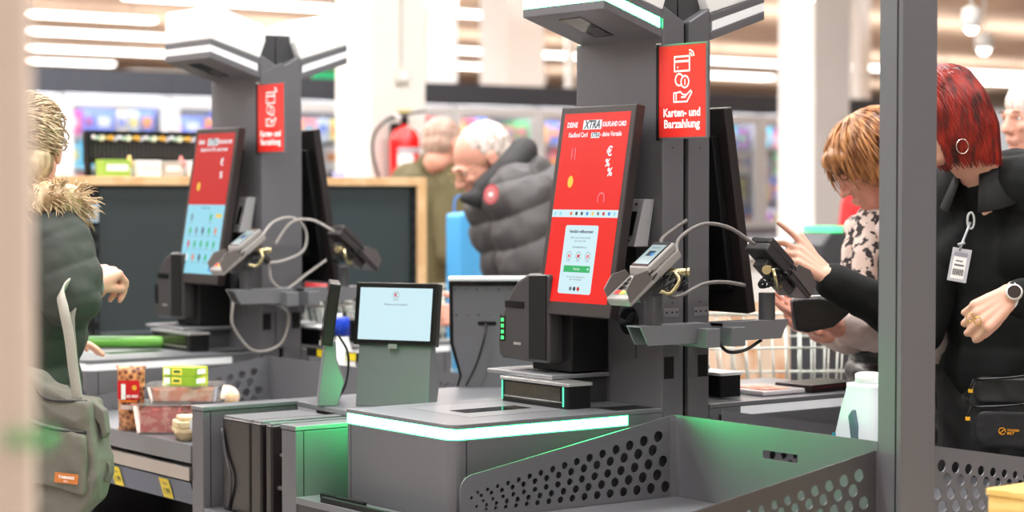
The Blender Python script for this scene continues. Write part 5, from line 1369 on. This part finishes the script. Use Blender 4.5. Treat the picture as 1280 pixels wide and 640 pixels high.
# --- woman on the left ------------------------------------------------------------------
def build_left():
    f = V3(.55, .83, 0).normalized(); R = rot_to(f); right = V3(f.y, -f.x, 0); base = V3(-1.16, 4.80, 0)
    T = person('person', 'woman with blond pinned-up hair and fur-trimmed dark green parka reaching to the farther kiosk')
    hc = at(34, 186, 4.78); hf = V3(.05, .99, -.15).normalized()
    body = MB(); P = head(body, hc, hf, V3(0, 0, 1), .97)
    nb = V3(-1.11, 4.74, 1.30); body.cap(nb, P(0, .03, -.085), .056, .05)
    hip = base + V3(0, 0, .86); body.ell(hip, (.13, .10, .12), R).cap(hip, nb - V3(0, 0, .12), .085, .07)
    RS = V3(-1.06, 4.68, 1.245); LS = V3(-1.33, 4.93, 1.245); body.cap(RS, LS, .055, .055)
    ER = at(84, 372, 4.64); wr = at(106, 356, 4.88)
    body.chain([RS, ER, wr], [.05, .04, .027]).chain([LS, V3(-1.36, 5.05, 1.0), V3(-1.2, 5.2, 1.0)], [.05, .04, .028])
    dr = (at(130, 341, 4.94) - wr).normalized()
    hand(body, wr, dr, V3(-.1, -.8, .6), 1, [(.9, 1.0, .5), (1., 1.1, .5), (1., 1.1, .5), (1., 1.1, .5)], 1.05, thumb=(.3, .9, -.4), tcurl=.3)
    hand(body, V3(-1.2, 5.2, 1.0), V3(.9, .4, 0), V3(0, 0, 1), 1, RELAX, .9)
    legs(body, hip, f); blob('body', body, .0045, SKIN, T, 3)
    park = mat('dark_green_parka', (54, 60, 54), .75, var=.1, scale=20, bump=.08)
    b = MB().ell(base + V3(0, 0, 1.1), (.19, .15, .22), R).ell(base + V3(0, 0, .9), (.165, .14, .22), R).ell(base + V3(0, 0, .72), (.165, .14, .16), R).cap(RS, LS, .10, .10).cap(base + V3(0, 0, 1.15), nb, .14, .085)
    b.chain([RS, RS.lerp(ER, .5) + V3(.01, 0, 0), ER, ER.lerp(wr, .5), ER.lerp(wr, .8)], [.094, .090, .074, .058, .046]).chain([LS, V3(-1.36, 5.05, 1.0), V3(-1.24, 5.16, 1.0)], [.095, .075, .05])
    def q(c, n):
        k = (c.z - .35 * (c.x + 1.05)) / .075 + .35 * noise.noise(c * 4)
        return .005 * abs(sin(pi * k)) ** .8 - .003 + .013 * noise.noise(V3(c.x * 5, c.y * 5, c.z * 9)) + .004 * noise.noise(c * 22)
    blob('parka', b, .0065, park, T, 3, q)
    MB().tube([ER.lerp(wr, .70), ER.lerp(wr, .86)], [.054, .052], 18).build('knit_cuff', mat('grey_green_cuff', (112, 116, 106), .9, bump=.3), T)
    # fur collar: hundreds of fine hairs around a ring
    fur = hairmat('blond_brown_fur', (150, 118, 84), (214, 190, 152), 60); rnd = random.Random(9); paths = []; core = MB(); ring = []
    for k in range(20):
        a = 2 * pi * k / 20; ring.append(nb + V3(cos(a) * .095 - .005, sin(a) * .09, .045 + .03 * sin(a + 2.4) - .01))
    for k in range(20): core.cap(ring[k], ring[(k + 1) % 20], .036, .036, 10)
    blob('fur_core', core, .006, fur, T, 2, wrinkle(.008, 40))
    for i in range(900):
        k = rnd.random() * 20; p = ring[int(k) % 20].lerp(ring[(int(k) + 1) % 20], k % 1); c0 = nb + V3(0, 0, .04)
        dv = ((p - c0).normalized() * rnd.uniform(-.3, 1) + V3(rnd.uniform(-.8, .8), rnd.uniform(-.8, .8), rnd.uniform(-.8, .9))).normalized()
        L = rnd.uniform(.03, .05); p0 = p + dv * .028
        paths.append([p0, p0 + dv * L * .5, p0 + dv * L * .85 + V3(rnd.uniform(-.004, .004), 0, -.004), p0 + dv * L + V3(rnd.uniform(-.008, .008), 0, -.010)])
    hair_strands('fur_trim', T, fur, paths, .0016)
    # blond hair with loose bun
    hm = hairmat('blond_hair', (146, 120, 90), (220, 198, 166), 60); Rh = rot_to(hf)
    hb = MB().ell(P(0, .025, .03), (.088, .102, .088), Rh).ell(P(0, .06, -.03), (.08, .06, .08), Rh).ell(P(.03, .10, .035), (.05, .045, .05), Rh)
    blob('hair', hb, .006, hm, T, 3, wrinkle(.007, 24, (1, 1, .6), 2))
    paths = []
    for i in range(800):
        a = rnd.uniform(-pi, pi); th = rnd.uniform(.1, 2.1)
        if cos(a) > .3 and th > 1.2: continue
        dv = V3(sin(a) * sin(th), -cos(a) * sin(th), cos(th)); p = V3(dv.x * .09, .025 + dv.y * .105, .03 + dv.z * .09)
        goal = V3(.02, .12, .04) + V3(rnd.uniform(-.03, .03), rnd.uniform(-.02, .03), rnd.uniform(-.03, .04)); pts = []
        for k in range(7):
            t = k / 6; q_ = p.lerp(goal, t * .75); c0 = V3(0, .03, .03); r_ = q_ - c0; m_ = r_.length
            if m_ < .1: q_ = c0 + r_.normalized() * (.1 + .006 * sin(t * 6 + i))
            pts.append(P(*q_))
        paths.append(pts)
    for i in range(260):
        c0 = V3(.03, .11, .045); a = rnd.uniform(0, 2 * pi); tilt = rnd.uniform(-.8, .8); r_ = rnd.uniform(.035, .055); pts = []
        for k in range(8):
            t = a + k * .35; pts.append(P(*(c0 + V3(r_ * cos(t), r_ * .8 * sin(tilt) * sin(t), r_ * sin(t)))))
        paths.append(pts)
    hair_strands('hair_strands', T, hm, paths, .0019)
    tr = MB(); tr.ell(hip, (.155, .125, .13), R); legs(tr, hip, f, r=(.11, .08, .06)); blob('jeans', tr, .01, mat('dark_jeans', (40, 46, 58), .85, var=.1), T, 4)
    shoes(T, hip, f, BLACK)
build_left()

# grey shoulder bag
BAGM = mat('grey_canvas', (106, 104, 94), .9, var=.08, scale=70, bump=.35)
T = thing('shoulder_bag', 'grey canvas shoulder bag with leather patch and white zip pulls hanging from the woman\'s arm', 'shoulder bag', at(80, 560, 4.46), radians(-8))
def P2(px, py, d=0.): 
    v = at(px, py, 4.46); w = v - T.location; c_, s_ = cos(-radians(-8)), sin(-radians(-8))
    return V3(w.x * c_ - w.y * s_, w.x * s_ + w.y * c_ + d, w.z)
out = [P2(*q) for q in ((-8, 462), (40, 466), (60, 480), (100, 497), (118, 500), (126, 540), (132, 590), (124, 622), (90, 652), (-10, 652))]
bo_ = remesh(MB().prism([(v.x, v.z) for v in out], 'y', -.045, .06), .0045, 8, wrinkle(.010, 9, (1, 1, .8), 3.1)); bo_.materials.append(BAGM); link('bag_body', bo_, T)
out = [P2(*q) for q in ((0, 540), (28, 512), (72, 530), (118, 540), (120, 575), (118, 612), (60, 600), (0, 590))]
bo_ = remesh(MB().prism([(v.x, v.z) for v in out], 'y', -.060, -.03), .0045, 6, wrinkle(.006, 12, (1, 1, .8), 8)); bo_.materials.append(BAGM); link('front_pocket', bo_, T)
zp = mat('dark_zip', (42, 42, 42), .5)
MB().tube(spline([P2(38, 516, -.052), P2(60, 527, -.060), P2(90, 534, -.062), P2(119, 537, -.055)], 6), .0035, 6).build('pocket_zip', zp, T)
MB().tube(spline([P2(52, 480, -.04), P2(60, 490, -.048), P2(75, 497, -.05), P2(118, 499, -.045)], 6), .003, 6).build('top_zip', zp, T)
cordm = mat('white_cord_pull', (236, 228, 206), .7)
MB().tube(spline([P2(38, 520, -.066), P2(36, 530, -.07), P2(42, 535, -.07), P2(38, 545, -.072), P2(44, 548, -.072), P2(41, 556, -.072)], 6), .004, 8).build('zip_pull', cordm, T)
MB().tube(spline([P2(22, 478, -.06), P2(32, 480, -.064), P2(33, 492, -.066), P2(22, 504, -.066), P2(17, 500, -.064)], 6), .0035, 8).build('zip_pull', cordm, T)
lp = Art(.0015); o_ = P2(82, 597, -.068)
LEA = mat('tan_leather_patch', (196, 116, 52), .55, var=.1, scale=60)
lp.rrect(0, 0, .053, .022, .002, LEA, 1).text('TAMARIS', .0265, .010, .009, WHITE, 2, bold=.0002).text('BAG', .0265, .003, .005, WHITE, 2); lp.build('leather_patch', T, o_, (.99, .0, -.09), (.09, 0, .99))
strap = spline([P2(62, 356, .11), P2(71, 366, .02), P2(83, 386, -.02), P2(92, 420, -.03), P2(97, 460, -.03), P2(103, 500, -.03)], 8)
def ribbon(pts, w, m, nm, th=.004):
    b = MB(); L, R_ = [], []
    for i, p in enumerate(pts):
        t = (pts[min(i + 1, len(pts) - 1)] - pts[max(i - 1, 0)]).normalized(); s = t.cross(V3(.25, 1, 0)).normalized()
        L.append(b.bm.verts.new(p - s * w / 2)); R_.append(b.bm.verts.new(p + s * w / 2))
    for i in range(len(pts) - 1): b._f([L[i], L[i + 1], R_[i + 1], R_[i]])
    o = b.build(nm, m, T, smooth=True); q = o.modifiers.new('t', 'SOLIDIFY'); q.thickness = th; return o
ribbon(strap, .024, mat('light_grey_strap', (160, 156, 146), .8, bump=.2), 'strap')
ribbon(spline([P2(66, 360, .28), P2(66, 390, .12), P2(80, 440, .05), P2(92, 490, .02)], 8), .022, BAGM, 'strap')
MB().prism([(v.x, v.z) for v in [P2(118, 500), P2(134, 512), P2(138, 540), P2(133, 548), P2(128, 530), P2(120, 520)]], 'y', -.01, .02).build('side_flap', BAGM, T, .003)
MB().tube([P2(134 + 3 * cos(a), 590 + 12 * sin(a), 0) for a in [i / 12 * 2 * pi for i in range(12)]], .003, 6, closed=True).build('side_loop', BAGM, T)
# ------------------------------------------------------------------ camera
cam = bpy.data.cameras.new('camera'); cam.sensor_width = 36; cam.lens = F / 1280 * 36; cam.clip_end = 200
cam.dof.use_dof = True; cam.dof.focus_distance = 4.55; cam.dof.aperture_fstop = 2.8
co = bpy.data.objects.new('camera', cam); COL.objects.link(co)
co.location = (0, 0, H); co.rotation_euler = (pi / 2 - TH, 0, 0); SC.camera = co
SC.view_settings.view_transform = 'Standard'; SC.view_settings.look = 'None'; SC.view_settings.gamma = 1; SC.view_settings.use_curve_mapping = False
SC.view_settings.exposure = 0.0
SC.cycles.max_bounces = 8
